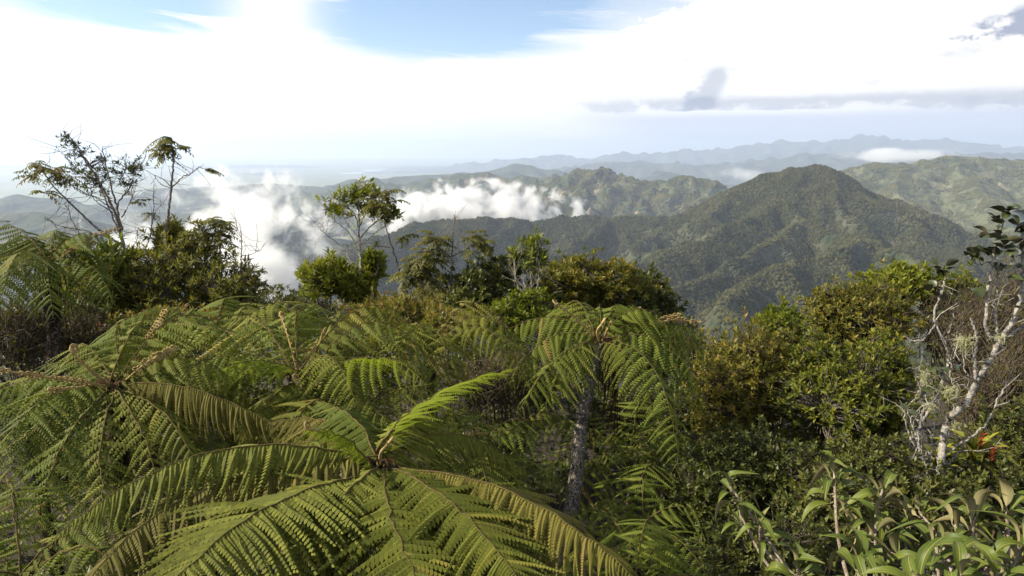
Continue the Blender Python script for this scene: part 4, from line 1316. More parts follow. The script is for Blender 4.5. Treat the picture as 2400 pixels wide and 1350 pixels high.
G4 = "background bushes closing the hillside edge"
shrub("hazy low bush below the white cloud's right edge", [(680, 735, 17, 60, 40), (760, 745, 18, 60, 36), (610, 745, 17, 50, 34)], 600, 0.10, 0.034, 8, LEAF_DEEP, WOOD, G4)
shrub("dull green bush behind the white stemmed tree's foot", [(850, 720, 17, 60, 36), (930, 725, 17, 60, 36), (990, 715, 17, 40, 36)], 650, 0.11, 0.036, 8, LEAF_RUSSET, WOOD, G4)
shrub("olive bush behind the bare pole tree's foot", [(1060, 715, 16, 60, 40), (1130, 720, 16, 50, 40), (1010, 745, 14, 50, 36)], 650, 0.11, 0.036, 8, LEAF_OLIVE, WOOD, G4)
shrub("dark bush band right of the pale forked stem", [(1280, 690, 16, 50, 50), (1330, 735, 14.5, 70, 40), (1420, 745, 14, 70, 36)], 700, 0.11, 0.040, 8, LEAF_DEEP, WOOD, G4)
shrub("dull bush sloping down behind the slender tree fern", [(1590, 790, 13, 50, 50), (1640, 840, 12, 50, 50), (1540, 780, 13, 50, 40)], 600, 0.09, 0.034, 8, LEAF_RUSSET, WOOD, G4)
shrub("russet bush closing the gap left of the tall russet bush", [(180, 680, 12.5, 70, 60), (330, 720, 12.5, 80, 40), (480, 730, 12.5, 80, 40)], 800, 0.11, 0.034, 8, LEAF_RUSSET, WOOD, G4)


def px_path(pts, d, jit=0.02):
    """polyline given in photo pixels at a depth (or per-point depth)"""
    out_ = []
    for p in pts:
        dd = p[2] if len(p) > 2 else d
        q = pix(p[0], p[1], dd)
        out_.append(np.array(tuple(q)) + RNG.normal(0, jit, 3) * [0.3, 1.5, 0.3])
    return out_


def skyline_tree(label, d, limbs_, tufts, mat, bark=None, style='pinnate', L=0.3, W=0.055, k=5, group="thin trees on the skyline", foot=None, pairs=6, fine=0, name="tree"):
    """limbs_: (points, r0, r1); the first is the trunk. tufts: (px, py, radius px, count)"""
    p0 = px_path([limbs_[0][0][0]], d, 0)[0]
    fx, fy = p0[0], p0[1]
    base = np.array((fx, fy, float(ground_z(fx, fy))))
    root = link(name, None, loc=base, label=label, cat="tree", group=group)
    wood, crown = MB(), MB()
    paths = []
    for q, (pts, r0, r1) in enumerate(limbs_):
        path = px_path(pts, d)
        if q == 0:
            path = [base - [0, 0, 0.2], (base + path[0]) / 2 + RNG.normal(0, 0.03, 3)] + path
        C = spline(path, 8 * len(path))
        C[1:-1] += RNG.normal(0, 0.006, C[1:-1].shape)
        V, F = tube(C, r0 * 0.68, r1 * 0.8, 6, 0.05)
        wood.add(V, F)
        paths.append(C)
    if fine:
        allp = np.concatenate([c[len(c) // 2:] for c in paths])
        s_ = allp[RNG.integers(0, len(allp), fine)]
        e = s_ + unit(RNG.normal(0, 1, (fine, 3)) + [0, 0, 0.5]) * RNG.uniform(0.15, 0.55, (fine, 1))
        V, F = twigs(s_, e, 0.005, 0.0025, 0.12)
        wood.add(V, F)
    allp = np.concatenate(paths)
    for (tx, ty, tr_, cnt) in tufts:
        c = np.array(tuple(pix(tx, ty, d)))
        rr_ = tr_ / 1600 * d
        P = c + RNG.normal(0, 0.5, (cnt, 3)) * rr_
        near = allp[np.argmin(np.linalg.norm(P[:, None] - allp[None], axis=2), 1)]
        V, F = twigs(near, P, 0.007, 0.004, 0.08)
        wood.add(V, F)
        A = unit(unit(P - near) * 0.7 + np.array([0, 0, 0.7]) + RNG.normal(0, 0.25, P.shape))
        if style == 'rosette':
            rosettes(crown, P, A, k, L, W, 15, 85)
        else:
            az_ = RNG.uniform(0, 6.28, (cnt, k))
            D = np.stack([np.cos(az_), np.sin(az_), RNG.uniform(-0.35, 1.0, az_.shape)], -1)
            pinnate(crown, wood, np.repeat(P, k, 0), D.reshape(-1, 3), pairs, L, L * 0.42, W, 0.5)
    link("trunk", wood.mesh("trunk", [bark or WOOD], base), root)
    if crown.V:
        link("crown", crown.mesh("crown", [mat], base, smooth=False), root)
    return root


leaning = skyline_tree("tall thin leaning tree with sparse bare branches at left", 12.0, [
    ([(330, 760), (318, 690), (303, 630), (290, 575), (270, 500), (235, 430), (195, 370), (155, 312)], 0.075, 0.012),
    ([(290, 578), (235, 540), (180, 490), (130, 440), (98, 402)], 0.035, 0.010),
    ([(283, 545), (272, 490), (262, 440), (248, 385), (238, 345)], 0.030, 0.008),
    ([(285, 540), (278, 480), (300, 445), (318, 405), (325, 390)], 0.028, 0.008),
    ([(283, 510), (300, 490), (308, 460), (310, 430)], 0.016, 0.006),
    ([(260, 560), (200, 540), (140, 530), (105, 510)], 0.016, 0.005),
    ([(300, 625), (250, 595), (200, 560), (155, 475)], 0.020, 0.007),
    ([(302, 612), (340, 580), (358, 520), (362, 432)], 0.022, 0.007),
    ([(300, 600), (320, 560), (322, 540)], 0.012, 0.005),
    ([(235, 430), (190, 400), (150, 365), (132, 340)], 0.014, 0.005),
    ([(262, 490), (230, 465), (190, 450), (160, 425)], 0.014, 0.005),
], [(105, 425, 45, 9), (85, 392, 20, 3), (135, 415, 26, 4), (365, 490, 12, 1), (325, 482, 14, 1)], LEAF_RUSSET, WOOD, 'pinnate', 0.26, 0.036, 4, fine=150)
second_stem = skyline_tree("feathery upper stem of the leaning tree", 12.1, [
    ([(330, 762), (316, 690), (300, 628), (286, 570), (266, 500), (230, 428), (190, 366), (152, 312)], 0.03, 0.008),
    ([(232, 432), (200, 410), (175, 400)], 0.012, 0.005), ([(265, 500), (222, 470), (215, 440)], 0.012, 0.005), ([(300, 440), (290, 410), (300, 395)], 0.010, 0.005),
], [(158, 328, 22, 14), (180, 350, 24, 14), (205, 385, 34, 24), (225, 415, 30, 20), (222, 438, 24, 16), (240, 370, 18, 10), (300, 400, 34, 22), (318, 395, 18, 14), (270, 410, 22, 12), (170, 395, 16, 8), (300, 440, 18, 8)],
    LEAF_DEEP, WOOD, 'rosette', 0.085, 0.026, 7, fine=60)
for ch in list(second_stem.children):       # the leafy second stem belongs to the same tree
    ch.parent = leaning
    ch.location = second_stem.location - leaning.location
bpy.data.objects.remove(second_stem)
skyline_tree("tall thin single stemmed tree topped with drooping compound leaves at left", 12.0, [
    ([(362, 730), (372, 650), (385, 570), (396, 490), (405, 430), (407, 380), (402, 325)], 0.050, 0.014),
    ([(404, 440), (425, 415), (448, 408), (470, 390)], 0.018, 0.008),
    ([(403, 435), (385, 420), (360, 410)], 0.014, 0.006), ([(400, 440), (380, 430), (362, 412)], 0.012, 0.005), ([(405, 420), (398, 405), (396, 390)], 0.008, 0.004),
], [(402, 335, 26, 6), (400, 352, 30, 6), (472, 390, 10, 1)], LEAF_RUSSET, WOOD, 'pinnate', 0.27, 0.04, 4, fine=20)
skyline_tree("young stem with whorled compound leaves rising out of the left bush", 11.8, [
    ([(528, 720), (520, 640), (515, 580), (517, 525)], 0.030, 0.012)], [(517, 525, 14, 4), (518, 545, 26, 5)], LEAF_RUSSET, WOOD, 'pinnate', 0.30, 0.045, 4)
skyline_tree("second young stem with whorled leaves above the left bush", 11.9, [
    ([(460, 700), (466, 620), (470, 550), (468, 520)], 0.030, 0.012)], [(470, 540, 22, 6), (490, 560, 24, 5), (450, 570, 20, 4)], LEAF_RUSSET, WOOD, 'pinnate', 0.25, 0.04, 4)
skyline_tree("bare forked twig stem against the white cloud", 11.5, [
    ([(560, 720), (564, 640), (568, 580), (567, 540)], 0.022, 0.008), ([(566, 602), (600, 592), (625, 570)], 0.010, 0.004), ([(565, 560), (560, 545), (556, 533)], 0.008, 0.004)], [(575, 690, 30, 5), (600, 640, 12, 1)], LEAF_RUSSET, WOOD_DARK, 'pinnate', 0.3, 0.05, 3, fine=20)
skyline_tree("white stemmed tree with round tufted crown standing before the clouds", 13.0, [
    ([(850, 740), (848, 680), (846, 610), (842, 545), (842, 490), (835, 450)], 0.048, 0.014),
    ([(843, 590), (820, 550), (790, 520), (762, 488)], 0.022, 0.007), ([(840, 640), (800, 580), (760, 545), (730, 512)], 0.020, 0.006),
    ([(842, 560), (870, 530), (895, 515), (915, 508)], 0.022, 0.009), ([(842, 540), (830, 500), (805, 480)], 0.020, 0.008), ([(843, 530), (860, 490), (875, 465)], 0.020, 0.008),
    ([(845, 560), (818, 530), (800, 500)], 0.014, 0.006), ([(844, 575), (880, 545), (900, 530)], 0.014, 0.006), ([(852, 690), (880, 650), (885, 620)], 0.014, 0.006),
], [(800, 475, 26, 16), (825, 452, 28, 18), (855, 445, 26, 16), (880, 452, 22, 12), (850, 475, 32, 22), (880, 485, 26, 14), (912, 500, 24, 18), (925, 495, 12, 8), (795, 495, 18, 10), (775, 482, 16, 8)],
    LEAF_YELLOW, WOOD_PALE, 'rosette', 0.14, 0.040, 9, fine=120)
skyline_tree("dark slanting stem right of the white stemmed tree", 12.6, [
    ([(962, 740), (948, 690), (930, 620), (912, 560), (900, 520), (893, 495)], 0.036, 0.012), ([(915, 580), (890, 575), (865, 578)], 0.012, 0.005), ([(930, 570), (945, 552)], 0.010, 0.005)],
    [(946, 552, 8, 1), (893, 490, 22, 5), (880, 465, 24, 4)], LEAF_RUSSET, WOOD_DARK, 'pinnate', 0.36, 0.05, 4)
skyline_tree("bare pole tree with two drooping leaf heads in the middle", 12.0, [
    ([(1052, 780), (1055, 720), (1058, 640), (1060, 580), (1066, 506)], 0.042, 0.014), ([(1058, 600), (1090, 585), (1115, 565)], 0.020, 0.008), ([(1058, 605), (1035, 585), (1015, 570)], 0.020, 0.008),
    ([(1052, 690), (1010, 650), (965, 620)], 0.018, 0.008), ([(1050, 730), (1020, 740), (1000, 760)], 0.016, 0.007), ([(1055, 660), (1100, 650), (1130, 630)], 0.014, 0.006)],
    [(1010, 580, 32, 8), (1000, 600, 26, 6), (1020, 565, 20, 5), (1115, 568, 26, 6), (1140, 570, 18, 5), (965, 618, 26, 5), (1040, 655, 16, 2), (1000, 690, 24, 4)], LEAF_RUSSET, WOOD, 'pinnate', 0.28, 0.042, 4, fine=120)
skyline_tree("slim leafy sapling left of the bare pole tree", 12.2, [([(990, 760), (992, 690), (990, 640), (985, 610)], 0.024, 0.010)], [(985, 625, 24, 5), (1000, 660, 22, 4), (960, 640, 16, 3)], LEAF_RUSSET, WOOD, 'pinnate', 0.36, 0.06, 4)
skyline_tree("pale forked stem with flat yellow green head right of the middle", 11.6, [
    ([(1238, 900), (1243, 840), (1246, 780), (1238, 720), (1228, 660), (1222, 600)], 0.038, 0.012), ([(1240, 730), (1255, 690), (1262, 640), (1262, 590)], 0.022, 0.008), ([(1235, 700), (1210, 660), (1205, 620)], 0.016, 0.007),
    ([(1243, 780), (1275, 740), (1290, 700)], 0.014, 0.006), ([(1246, 800), (1215, 770), (1205, 740)], 0.014, 0.006), ([(1240, 740), (1245, 680), (1242, 600)], 0.016, 0.007)],
    [(1225, 585, 24, 16), (1255, 572, 26, 18), (1205, 600, 16, 8), (1265, 600, 18, 10), (1240, 620, 24, 10)], LEAF_YELLOW, WOOD_PALE, 'rosette', 0.14, 0.045, 9, fine=140)


# ------------------------------------------------------------------ the pale tree at the right with round dark leaves
def big_leaf(nu, nv, arch, cup, tipp, thick, wprof, seed):
    """one thick leaf of unit length along +X with separate upper and lower skins"""
    us = np.linspace(0, 1, nu)
    vs = np.linspace(-1, 1, nv)
    top = []
    for u in us:
        wv = wprof(u)
        for v_ in vs:
            top.append((u * (1 - 0.12 * arch * u), v_ * wv, 0.25 * arch * math.sin(math.pi * min(1, u * 0.9)) - arch * 0.45 * u ** 2.2 + cup * abs(v_) ** 1.5 * wv - 0.006 * (1 - abs(v_)) * (abs(v_) < 0.05)))
    top = np.array(top)
    low = top - [0, 0, thick]
    i = np.arange(nu - 1)[:, None] * nv + np.arange(nv - 1)[None]
    f = np.stack([i, i + nv, i + nv + 1, i + 1], -1).reshape(-1, 4)
    n = len(top)
    return np.vstack([top, low]), np.vstack([f, f[:, ::-1] + n]), np.array([0] * len(f) + [1] * len(f))


def lance(u):
    return 0.125 * math.sin(math.pi * min(1, u ** 0.8 * 1.0)) ** 0.85 + 0.004


def ovate(u):
    return 0.31 * math.sin(math.pi * u ** 0.9) ** 0.7 + 0.01


def strap(u):
    return 0.06 * (1 - u ** 4) + 0.002


def upper_mat(name, c_edge, c_mid, rough, spec, tfac):
    """leaf skin with a paler midrib and side veins, laid out along the leaf itself"""
    m, t, o = newmat(name)
    tcn = t.node('ShaderNodeTexCoord')
    sp = t.node('ShaderNodeSeparateXYZ')
    t.put(sp.inputs[0], tcn.outputs['Object'])
    ay = t.math('ABSOLUTE', sp.outputs[1])
    rib = t.smooth(ay, 0.014, 0.004)
    par = t.smooth(t.math('ABSOLUTE', t.math('SUBTRACT', ay, 0.05)), 0.008, 0.002)
    oi = t.node('ShaderNodeObjectInfo')
    nz = t.noise(tcn.outputs['Object'], 6.0, 4, 0.6)
    base_c = t.mix(t.math('ADD', t.math('MULTIPLY', nz, 0.6), t.math('MULTIPLY', oi.outputs['Random'], 0.5), clamp=True), c_edge[0], c_edge[1])
    c = t.mix(t.math('ADD', t.math('MULTIPLY', rib, 0.8), t.math('MULTIPLY', par, 0.3), clamp=True), base_c, c_mid)
    b = t.node('ShaderNodeBsdfPrincipled')
    t.put(b.inputs['Base Color'], c)
    b.inputs['Roughness'].default_value = rough
    b.inputs['Specular IOR Level'].default_value = spec
    tr = t.node('ShaderNodeBsdfTranslucent')
    t.put(tr.inputs[0], t.vmath('MULTIPLY', c, (1.3, 1.4, 0.7)))
    mx = t.node('ShaderNodeMixShader')
    mx.inputs[0].default_value = tfac
    t.l.new(b.outputs[0], mx.inputs[1])
    t.l.new(tr.outputs[0], mx.inputs[2])
    t.l.new(mx.outputs[0], o.inputs[0])
    return m


UP_BROAD = upper_mat("broad_leaf_upper", ((0.030, 0.054, 0.008), (0.095, 0.12, 0.015)), (0.20, 0.19, 0.05), 0.5, 0.22, 0.18)
LOW_BROAD = upper_mat("broad_leaf_under", ((0.13, 0.125, 0.055), (0.23, 0.20, 0.10)), (0.28, 0.22, 0.11), 0.8, 0.15, 0.10)
UP_YOUNG = upper_mat("young_leaf_upper", ((0.07, 0.09, 0.02), (0.15, 0.14, 0.04)), (0.26, 0.20, 0.08), 0.6, 0.3, 0.15)
STEM_FELT = bark_mat("felted_stem", (0.20, 0.15, 0.10), (0.42, 0.36, 0.28), None, 40)
UP_ROUND = upper_mat("round_leaf_upper", ((0.016, 0.026, 0.010), (0.050, 0.062, 0.018)), (0.07, 0.08, 0.03), 0.33, 0.5, 0.06)
LOW_ROUND = upper_mat("round_leaf_under", ((0.05, 0.05, 0.03), (0.10, 0.09, 0.05)), (0.12, 0.10, 0.06), 0.6, 0.3, 0.06)
UP_STRAP = upper_mat("strap_leaf", ((0.09, 0.12, 0.012), (0.22, 0.21, 0.02)), (0.26, 0.24, 0.03), 0.55, 0.2, 0.3)
RED = upper_mat("red_bract", ((0.32, 0.03, 0.012), (0.45, 0.07, 0.02)), (0.42, 0.07, 0.02), 0.5, 0.4, 0.2)


def leaf_set(prof, mats, arches, cup, nu=9, nv=5, thick=0.006):
    out_ = []
    for q, a_ in enumerate(arches):
        V, F, mi = big_leaf(nu, nv, a_, cup, 0, thick, prof, q)
        out_.append(npmesh("leaf", V, F, mats, mi=mi, smooth=True))
    return out_


BROAD = leaf_set(lance, [UP_BROAD, LOW_BROAD], (0.6, 1.0, 1.5), 0.5)
YOUNG = leaf_set(lance, [UP_YOUNG, LOW_BROAD], (0.3, 0.6, 0.9), 0.3)
ROUND = leaf_set(ovate, [UP_ROUND, LOW_ROUND], (0.1, 0.3, 0.5), 0.25, 7, 5)
STRAP = leaf_set(strap, [UP_STRAP, UP_STRAP], (0.2, 0.5, 0.9), 0.4, 9, 3)


def put_leaf(root, base, meshes, p, D, U, size, wide=1.0, name="leaf"):
    D = np.asarray(D, float) / np.linalg.norm(D)
    Yv = np.cross(np.asarray(U, float), D)
    Yv /= np.linalg.norm(Yv) + 1e-9
    Zv = np.cross(D, Yv)
    o_ = bpy.data.objects.new(name, meshes[int(RNG.integers(len(meshes)))])
    COL.objects.link(o_)
    o_.parent = root
    M = np.eye(4)
    M[:3, 0], M[:3, 1], M[:3, 2], M[:3, 3] = D * size, Yv * size * wide, Zv * size, np.asarray(p) - base
    o_.matrix_basis = Matrix(M.tolist())
    return o_


def pale_tree(label, d, limbs_, heads, leaf_scale=0.16, fine=120, lichens=(), group="pale barked trees at right"):
    p0 = px_path([limbs_[0][0][0]], d, 0)[0]
    base = np.array((p0[0], p0[1], float(ground_z(p0[0], p0[1]))))
    root = link("pale_tree", None, loc=base, label=label, cat="tree", group=group)
    wood = MB()
    paths = []
    for q, (pts, r0, r1) in enumerate(limbs_):
        path = px_path(pts, d, 0.006)
        if q == 0:
            path = [base - [0, 0, 0.2]] + path
        C = spline(path, 9 * len(path))
        C[1:-1] += RNG.normal(0, 0.004, C[1:-1].shape)
        V, F = tube(C, r0 * 0.56, r1 * 0.68, 8, 0.04)
        wood.add(V, F)
        paths.append(C)
    allp = np.concatenate([c[len(c) // 3:] for c in paths])
    s_ = allp[RNG.integers(0, len(allp), fine)]
    e = s_ + unit(RNG.normal(0, 1, (fine, 3)) * [1, 0.7, 0.7] + [0, 0, 0.55]) * RNG.uniform(0.05, 0.24, (fine, 1))
    V, F = twigs(s_, e, 0.006, 0.0025, 0.15)
    wood.add(V, F)
    e2 = e + unit(RNG.normal(0, 1, (fine, 3)) + [0, 0, 0.4]) * RNG.uniform(0.04, 0.14, (fine, 1))
    V, F = twigs(s_ * 0.4 + e * 0.6, e2, 0.0035, 0.0018, 0.15)
    wood.add(V, F)
    link("trunk", wood.mesh("trunk", [WOOD_PALE], base), root)
    for (tx, ty, tr_, cnt) in heads:
        c = np.array(tuple(pix(tx, ty, d)))
        for i in range(cnt):
            p = c + RNG.normal(0, 0.4, 3) * tr_ / 1600 * d
            a_ = RNG.uniform(0, 6.28)
            D = np.array([math.cos(a_), math.sin(a_), RNG.uniform(-0.3, 1.2)])
            put_leaf(root, base, ROUND, p, D, (RNG.normal(0, 0.4), RNG.normal(0, 0.4), 1), leaf_scale * RNG.uniform(0.7, 1.15))
    for (tx, ty, tr_, cnt) in lichens:
        c = np.array(tuple(pix(tx, ty, d - 0.05)))
        mb = MB()
        rr_ = tr_ / 1600 * d
        A_ = c + RNG.normal(0, 0.35, (cnt, 3)) * rr_
        B_ = A_ + RNG.normal(0, 0.45, (cnt, 3)) * rr_ - np.array([0, 0, 0.35]) * rr_
        V, F = twigs(A_, B_, 0.0016, 0.001, 0.4)
        mb.add(V, F)
        link("beard_lichen", mb.mesh("beard_lichen", [LICHEN], base), root)
    return root


LICHEN = leaf_mat("lichen", [(0.0, (0.42, 0.42, 0.22)), (1.0, (0.5, 0.5, 0.3))], 0.25, 0.9, 0.1, (1, 1, 0.9))
pale_tree("white barked crooked tree with round dark leaves at the right edge", 5.0, [
    ([(2212, 1230), (2208, 1130), (2214, 1040), (2226, 985), (2262, 940), (2292, 890), (2318, 835), (2345, 800), (2378, 745), (2392, 680), (2400, 610), (2394, 545)], 0.058, 0.016),
    ([(2345, 802), (2315, 780), (2312, 720), (2318, 650), (2328, 580)], 0.026, 0.012),
    ([(2340, 800), (2335, 730), (2338, 660), (2340, 610)], 0.020, 0.010),
    ([(2345, 800), (2395, 770), (2430, 730)], 0.022, 0.010),
    ([(2285, 890), (2285, 840), (2288, 790), (2275, 745)], 0.022, 0.010),
    ([(2292, 895), (2262, 870), (2255, 820)], 0.010, 0.005),
    ([(2328, 585), (2345, 540), (2362, 500)], 0.010, 0.006), ([(2322, 610), (2290, 620), (2275, 605)], 0.008, 0.005),
    ([(2222, 1060), (2300, 1000), (2340, 930), (2380, 860)], 0.016, 0.007),
    ([(2232, 980), (2240, 920), (2228, 880), (2238, 830)], 0.014, 0.007),
    ([(2212, 1130), (2235, 1110), (2255, 1100)], 0.010, 0.006), ([(2216, 1100), (2250, 1060), (2262, 1020)], 0.010, 0.006),
], [(2345, 560, 34, 16), (2330, 600, 26, 9), (2362, 492, 14, 7), (2345, 520, 12, 4), (2400, 590, 36, 14), (2275, 603, 20, 8), (2395, 540, 16, 6), (2350, 640, 20, 6), (2300, 700, 14, 2), (2395, 720, 18, 5)],
    0.125, 24, [(2262, 800, 22, 80), (2345, 790, 16, 50), (2225, 915, 20, 80), (2240, 995, 14, 40)])
pale_tree("thin white forked sapling leaning left of the crooked white tree", 5.2, [
    ([(2192, 1210), (2180, 1130), (2160, 1075), (2150, 1020), (2176, 960), (2200, 930), (2216, 870), (2225, 840), (2214, 800), (2192, 750), (2198, 700), (2212, 650)], 0.028, 0.010),
    ([(2160, 1078), (2135, 1030), (2122, 980), (2128, 945)], 0.014, 0.006), ([(2195, 760), (2170, 790), (2145, 810)], 0.008, 0.004), ([(2215, 800), (2225, 760), (2240, 720), (2245, 690)], 0.012, 0.006),
    ([(2222, 850), (2236, 810), (2250, 780)], 0.010, 0.005), ([(2196, 720), (2206, 690), (2200, 660)], 0.008, 0.004), ([(2152, 1020), (2165, 960), (2168, 900), (2166, 870)], 0.014, 0.006),
    ([(2176, 962), (2158, 925), (2160, 890)], 0.010, 0.005), ([(2158, 870), (2164, 820), (2160, 780)], 0.006, 0.003), ([(2135, 1030), (2140, 990), (2155, 960)], 0.008, 0.004),
], [(2212, 640, 26, 12), (2190, 680, 12, 3), (2220, 700, 14, 3), (2180, 850, 22, 6), (2235, 870, 18, 4), (2140, 920, 10, 2), (2180, 905, 16, 3), (2190, 735, 10, 2)],
    0.105, 22, [(2170, 880, 18, 90), (2180, 950, 14, 70)])
pale_tree("thin grey stem rising beside the base of the crooked white tree", 4.9, [
    ([(2180, 1240), (2176, 1180), (2172, 1120), (2160, 1060), (2140, 1010), (2126, 960)], 0.016, 0.006), ([(2172, 1120), (2185, 1060), (2180, 1010)], 0.010, 0.005), ([(2160, 1060), (2150, 1000), (2160, 960)], 0.008, 0.004)], [(2130, 960, 10, 2)], 0.09, 22)


# bare brown thicket behind the pale trees
def thicket(label, blobs_px, n, group):
    blobs = []
    for px, py, d, hw, hh in blobs_px:
        blobs.append((pix(px, py, d), hw / 1600 * d, hw / 1600 * d * 0.7, hh / 1600 * d))
    c = blobs[0][0]
    base = np.array((c.x, c.y, float(ground_z(c.x, c.y))))
    root = link("dry_bush", None, loc=base, label=label, cat="bush", group=group)
    P, A, I = blob_pts(blobs, n, 0.15)
    A = unit(A + RNG.normal(0, 0.5, A.shape) + np.array([0.25, 0, 0.3]))
    mb = MB()
    V, F = twigs(P - A * RNG.uniform(0.15, 0.4, (len(P), 1)), P + A * RNG.uniform(0.1, 0.3, (len(P), 1)), 0.0055, 0.0022, 0.08)
    mb.add(V, F)
    for b_ in blobs:
        cc = np.array(tuple(b_[0]))
        for i in range(14):
            e = cc + unit(RNG.normal(0, 1, 3) + [0, 0, 0.4]) * np.array([b_[1], b_[2], b_[3]]) * 0.9
            V, F = tube(spline([base + RNG.normal(0, 0.1, 3) * [1, 1, 0], (base + e) / 2 + RNG.normal(0, 0.15, 3), e], 10), 0.014, 0.004, 4)
            mb.add(V, F)
    link("branches", mb.mesh("branches", [WOOD_DRY], base), root)
    cr = MB()
    sel = RNG.integers(0, len(P), n // 2)
    rosettes(cr, P[sel], A[sel], 5, 0.05, 0.018)
    link("leaves", cr.mesh("leaves", [LEAF_RUSSET], base, smooth=False), root)


thicket("bare brown twiggy bush behind the crooked white tree at the right edge", [(2330, 830, 7.6, 110, 150), (2250, 760, 8.6, 90, 80), (2400, 720, 8.2, 90, 100)], 1900, "dry twiggy bushes")
thicket("dry brown twig bush low at the right edge", [(2370, 960, 6.2, 90, 110), (2420, 880, 6.6, 80, 110)], 1200, "dry twiggy bushes")
thicket("tangle of grey dead twigs between the ferns and the pale forked stem", [(1190, 880, 7.6, 90, 50), (1120, 900, 7.4, 60, 40)], 380, "dry twiggy bushes")
thicket("dark dry tangle under the left margin tree fern", [(60, 780, 8.2, 90, 100), (190, 800, 8.8, 60, 80)], 800, "dry twiggy bushes")


# ------------------------------------------------------------------ bromeliad with red bracts
def bromeliad(label, px, py, d, size, k):
    c = np.array(tuple(pix(px, py, d)))
    root = link("bromeliad", None, loc=c, label=label, cat="bromeliad", group="bromeliads perched by the pale tree")
    for i in range(k):
        a_ = i * 2.399
        th = rad(20 + 60 * i / k)
        D = np.array([math.cos(a_) * math.sin(th), math.sin(a_) * math.sin(th), math.cos(th)])
        put_leaf(root, c, STRAP, c + D * 0.01, D, np.array([0, 0, 1.0]) - D * 0.3 + RNG.normal(0, 0.05, 3), size * RNG.uniform(0.8, 1.1), 1.7)
    return root, c


br, bc = bromeliad("yellow green bromeliad with red flower spikes beside the white trunk", 2285, 1085, 5.2, 0.34, 16)
for (px, py) in ((2300, 1032), (2332, 1125), (2325, 1065)):
    p = np.array(tuple(pix(px, py, 5.0)))
    mb = MB()
    V, F = tube(spline([bc + [0, 0, 0.03], (bc + p) / 2 + [0, 0, 0.04], p], 8), 0.006, 0.005, 5)
    mb.add(V, F)
    stalk = link("flower_stalk", mb.mesh("flower_stalk", [RACHIS], bc), br)
    mb = MB()
    n = 16
    P = p + np.stack([np.zeros(n), np.zeros(n), np.linspace(-0.05, 0.05, n)], -1)
    a_ = np.arange(n) * 2.4
    D = np.stack([np.cos(a_), np.sin(a_), np.full(n, 0.8)], -1)
    V, F = leaves(P, D, np.array([[0, 0, 1.0]]) + 0 * D, 0.042, 0.018)
    mb.add(V, F, 0.5)
    link("red_bracts", mb.mesh("red_bracts", [RED], bc, smooth=False), stalk)
bromeliad("small green bromeliad in the shade under the white trunk", 2195, 1090, 5.1, 0.22, 12)


# ------------------------------------------------------------------ broad-leaved plants in the lower right
def broad_plant(label, foot, nodes):
    f = pix(*foot)
    base = np.array((f.x, f.y, float(ground_z(f.x, f.y))))
    root = link("broad_leaved_plant", None, loc=base, label=label, cat="plant", group="broad leaved plants in the lower right")
    fork = np.array(tuple(f))
    mb = MB()
    V, F = tube(spline([base - [0, 0, 0.1], (base + fork) / 2 + RNG.normal(0, 0.04, 3), fork], 14), 0.018, 0.012, 7)
    mb.add(V, F)
    for (px, py, d, k, size) in nodes:
        p = np.array(tuple(pix(px, py, d)))
        m_ = (fork + p) / 2 + RNG.normal(0, 0.03, 3) - [0, 0, 0.04]
        V, F = tube(spline([fork, m_, p], 14), 0.009, 0.005, 6)
        mb.add(V, F)
        ax = p - m_
        ax = ax / np.linalg.norm(ax) * 0.6 + np.array([0, 0, 0.8])
        A, e1, e2 = frame(ax[None])
        A, e1, e2 = A[0], e1[0], e2[0]
        ph0 = RNG.uniform(0, 6.28)
        nyoung = int(RNG.integers(0, 2))
        for i in range(k):
            ph = ph0 + i * 2.399 + RNG.normal(0, 0.2)
            young = i < nyoung
            th = rad(26 + 14 * i) if young else rad(58 + 62 * (i - 2) / max(1, k - 3) + RNG.normal(0, 9))
            D = A * math.cos(th) + (e1 * math.cos(ph) + e2 * math.sin(ph)) * math.sin(th)
            q = p - A * (0.012 * i)
            sz = size * (0.48 if young else RNG.uniform(0.72, 1.0))
            ls = sz * 0.10
            V, F = tube([q, q + D * ls * 0.5, q + D * ls], 0.0035, 0.0025, 4)
            mb.add(V, F)
            put_leaf(root, base, YOUNG if young else BROAD, q + D * ls, D, A + RNG.normal(0, 0.3, 3), sz, RNG.uniform(0.9, 1.15))
    link("stem", mb.mesh("stem", [STEM_FELT], base), root)


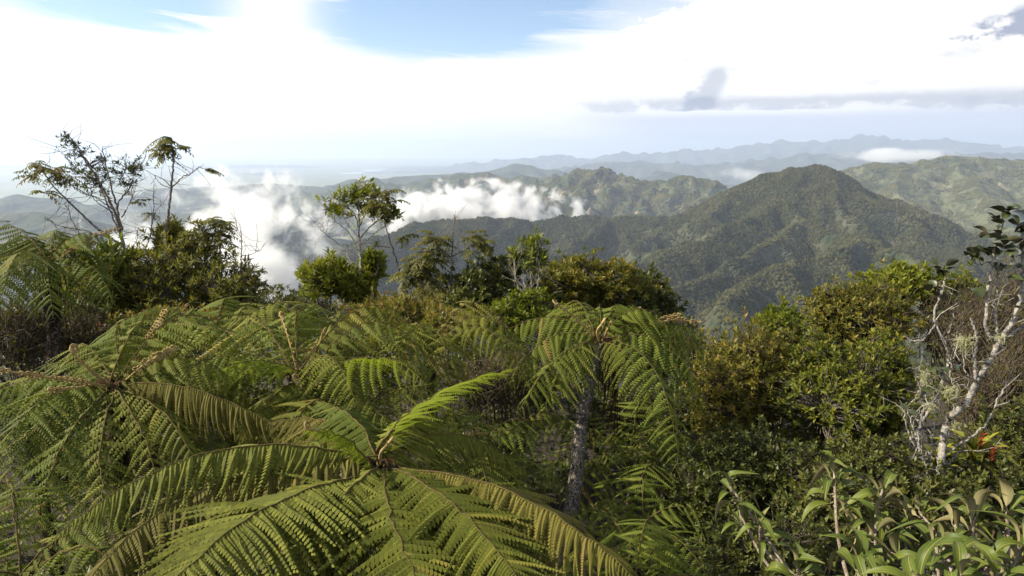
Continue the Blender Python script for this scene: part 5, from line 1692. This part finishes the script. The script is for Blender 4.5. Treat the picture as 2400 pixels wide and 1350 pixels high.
broad_plant("broad leaved sprig with slender drooping leaves beside the shaded shrub", (1850, 1340, 2.9), [
    (1712, 1140, 3.1, 7, 0.14), (1735, 1205, 3.0, 7, 0.14), (1782, 1225, 2.95, 9, 0.16), (1868, 1330, 2.6, 7, 0.17)])
broad_plant("tall broad leaved sprig with a hanging leaf whorl in the lower right", (2000, 1400, 2.7), [
    (1955, 1105, 3.0, 13, 0.185), (2068, 1150, 2.9, 11, 0.18), (2052, 1230, 2.75, 10, 0.18), (2015, 1310, 2.5, 9, 0.18)])
broad_plant("leafy broad leaved plant crowding the bottom right corner", (2260, 1420, 2.4), [
    (2155, 1200, 2.85, 9, 0.15), (2285, 1210, 2.6, 11, 0.20), (2360, 1195, 2.6, 10, 0.18), (2195, 1280, 2.5, 11, 0.20), (2310, 1300, 2.3, 11, 0.19), (2400, 1280, 2.3, 9, 0.18), (2150, 1360, 2.25, 9, 0.18), (2250, 1350, 2.2, 9, 0.18), (2100, 1300, 2.6, 10, 0.18), (2345, 1345, 2.15, 9, 0.17), (2240, 1230, 2.7, 9, 0.18)])

# ------------------------------------------------------------------ undergrowth on the slope
mb, md = MB(), MB()
n = 9000
yy = 2.2 + 20 * RNG.uniform(0, 1, n) ** 1.3
xx = RNG.uniform(-1.05, 1.05, n) * (yy + 1.0)
zz = ground_z(xx, yy) + RNG.uniform(0.02, 0.75, n) ** 1.3 * (0.6 + 0.6 * (perlin(xx / 1.6, yy / 1.6, 33) + 0.5))
P = np.stack([xx, yy, zz], -1)
A = unit(RNG.normal(0, 0.5, (n, 3)) + [0, 0, 1])
rosettes(mb, P, A, 7, 0.09, 0.038, 20, 95)
link("undergrowth", mb.mesh("undergrowth", [LEAF_DEEP], smooth=False), kind='stuff', label="dark low leafy undergrowth covering the slope", cat="undergrowth")
n = 700
yy = 2.2 + 18 * RNG.uniform(0, 1, n) ** 1.2
xx = RNG.uniform(-1.05, 1.05, n) * (yy + 1.0)
zz = ground_z(xx, yy)
P = np.stack([xx, yy, zz], -1)
Q = P + unit(RNG.normal(0, 0.7, (n, 3)) + [0, 0, 0.9]) * RNG.uniform(0.3, 1.1, (n, 1))
V, F = twigs(P, Q, 0.005, 0.002, 0.12)
md.add(V, F)
link("dry_twigs", md.mesh("dry_twigs", [WOOD_DRY]), kind='stuff', label="thin dry twigs standing among the undergrowth", cat="twigs")
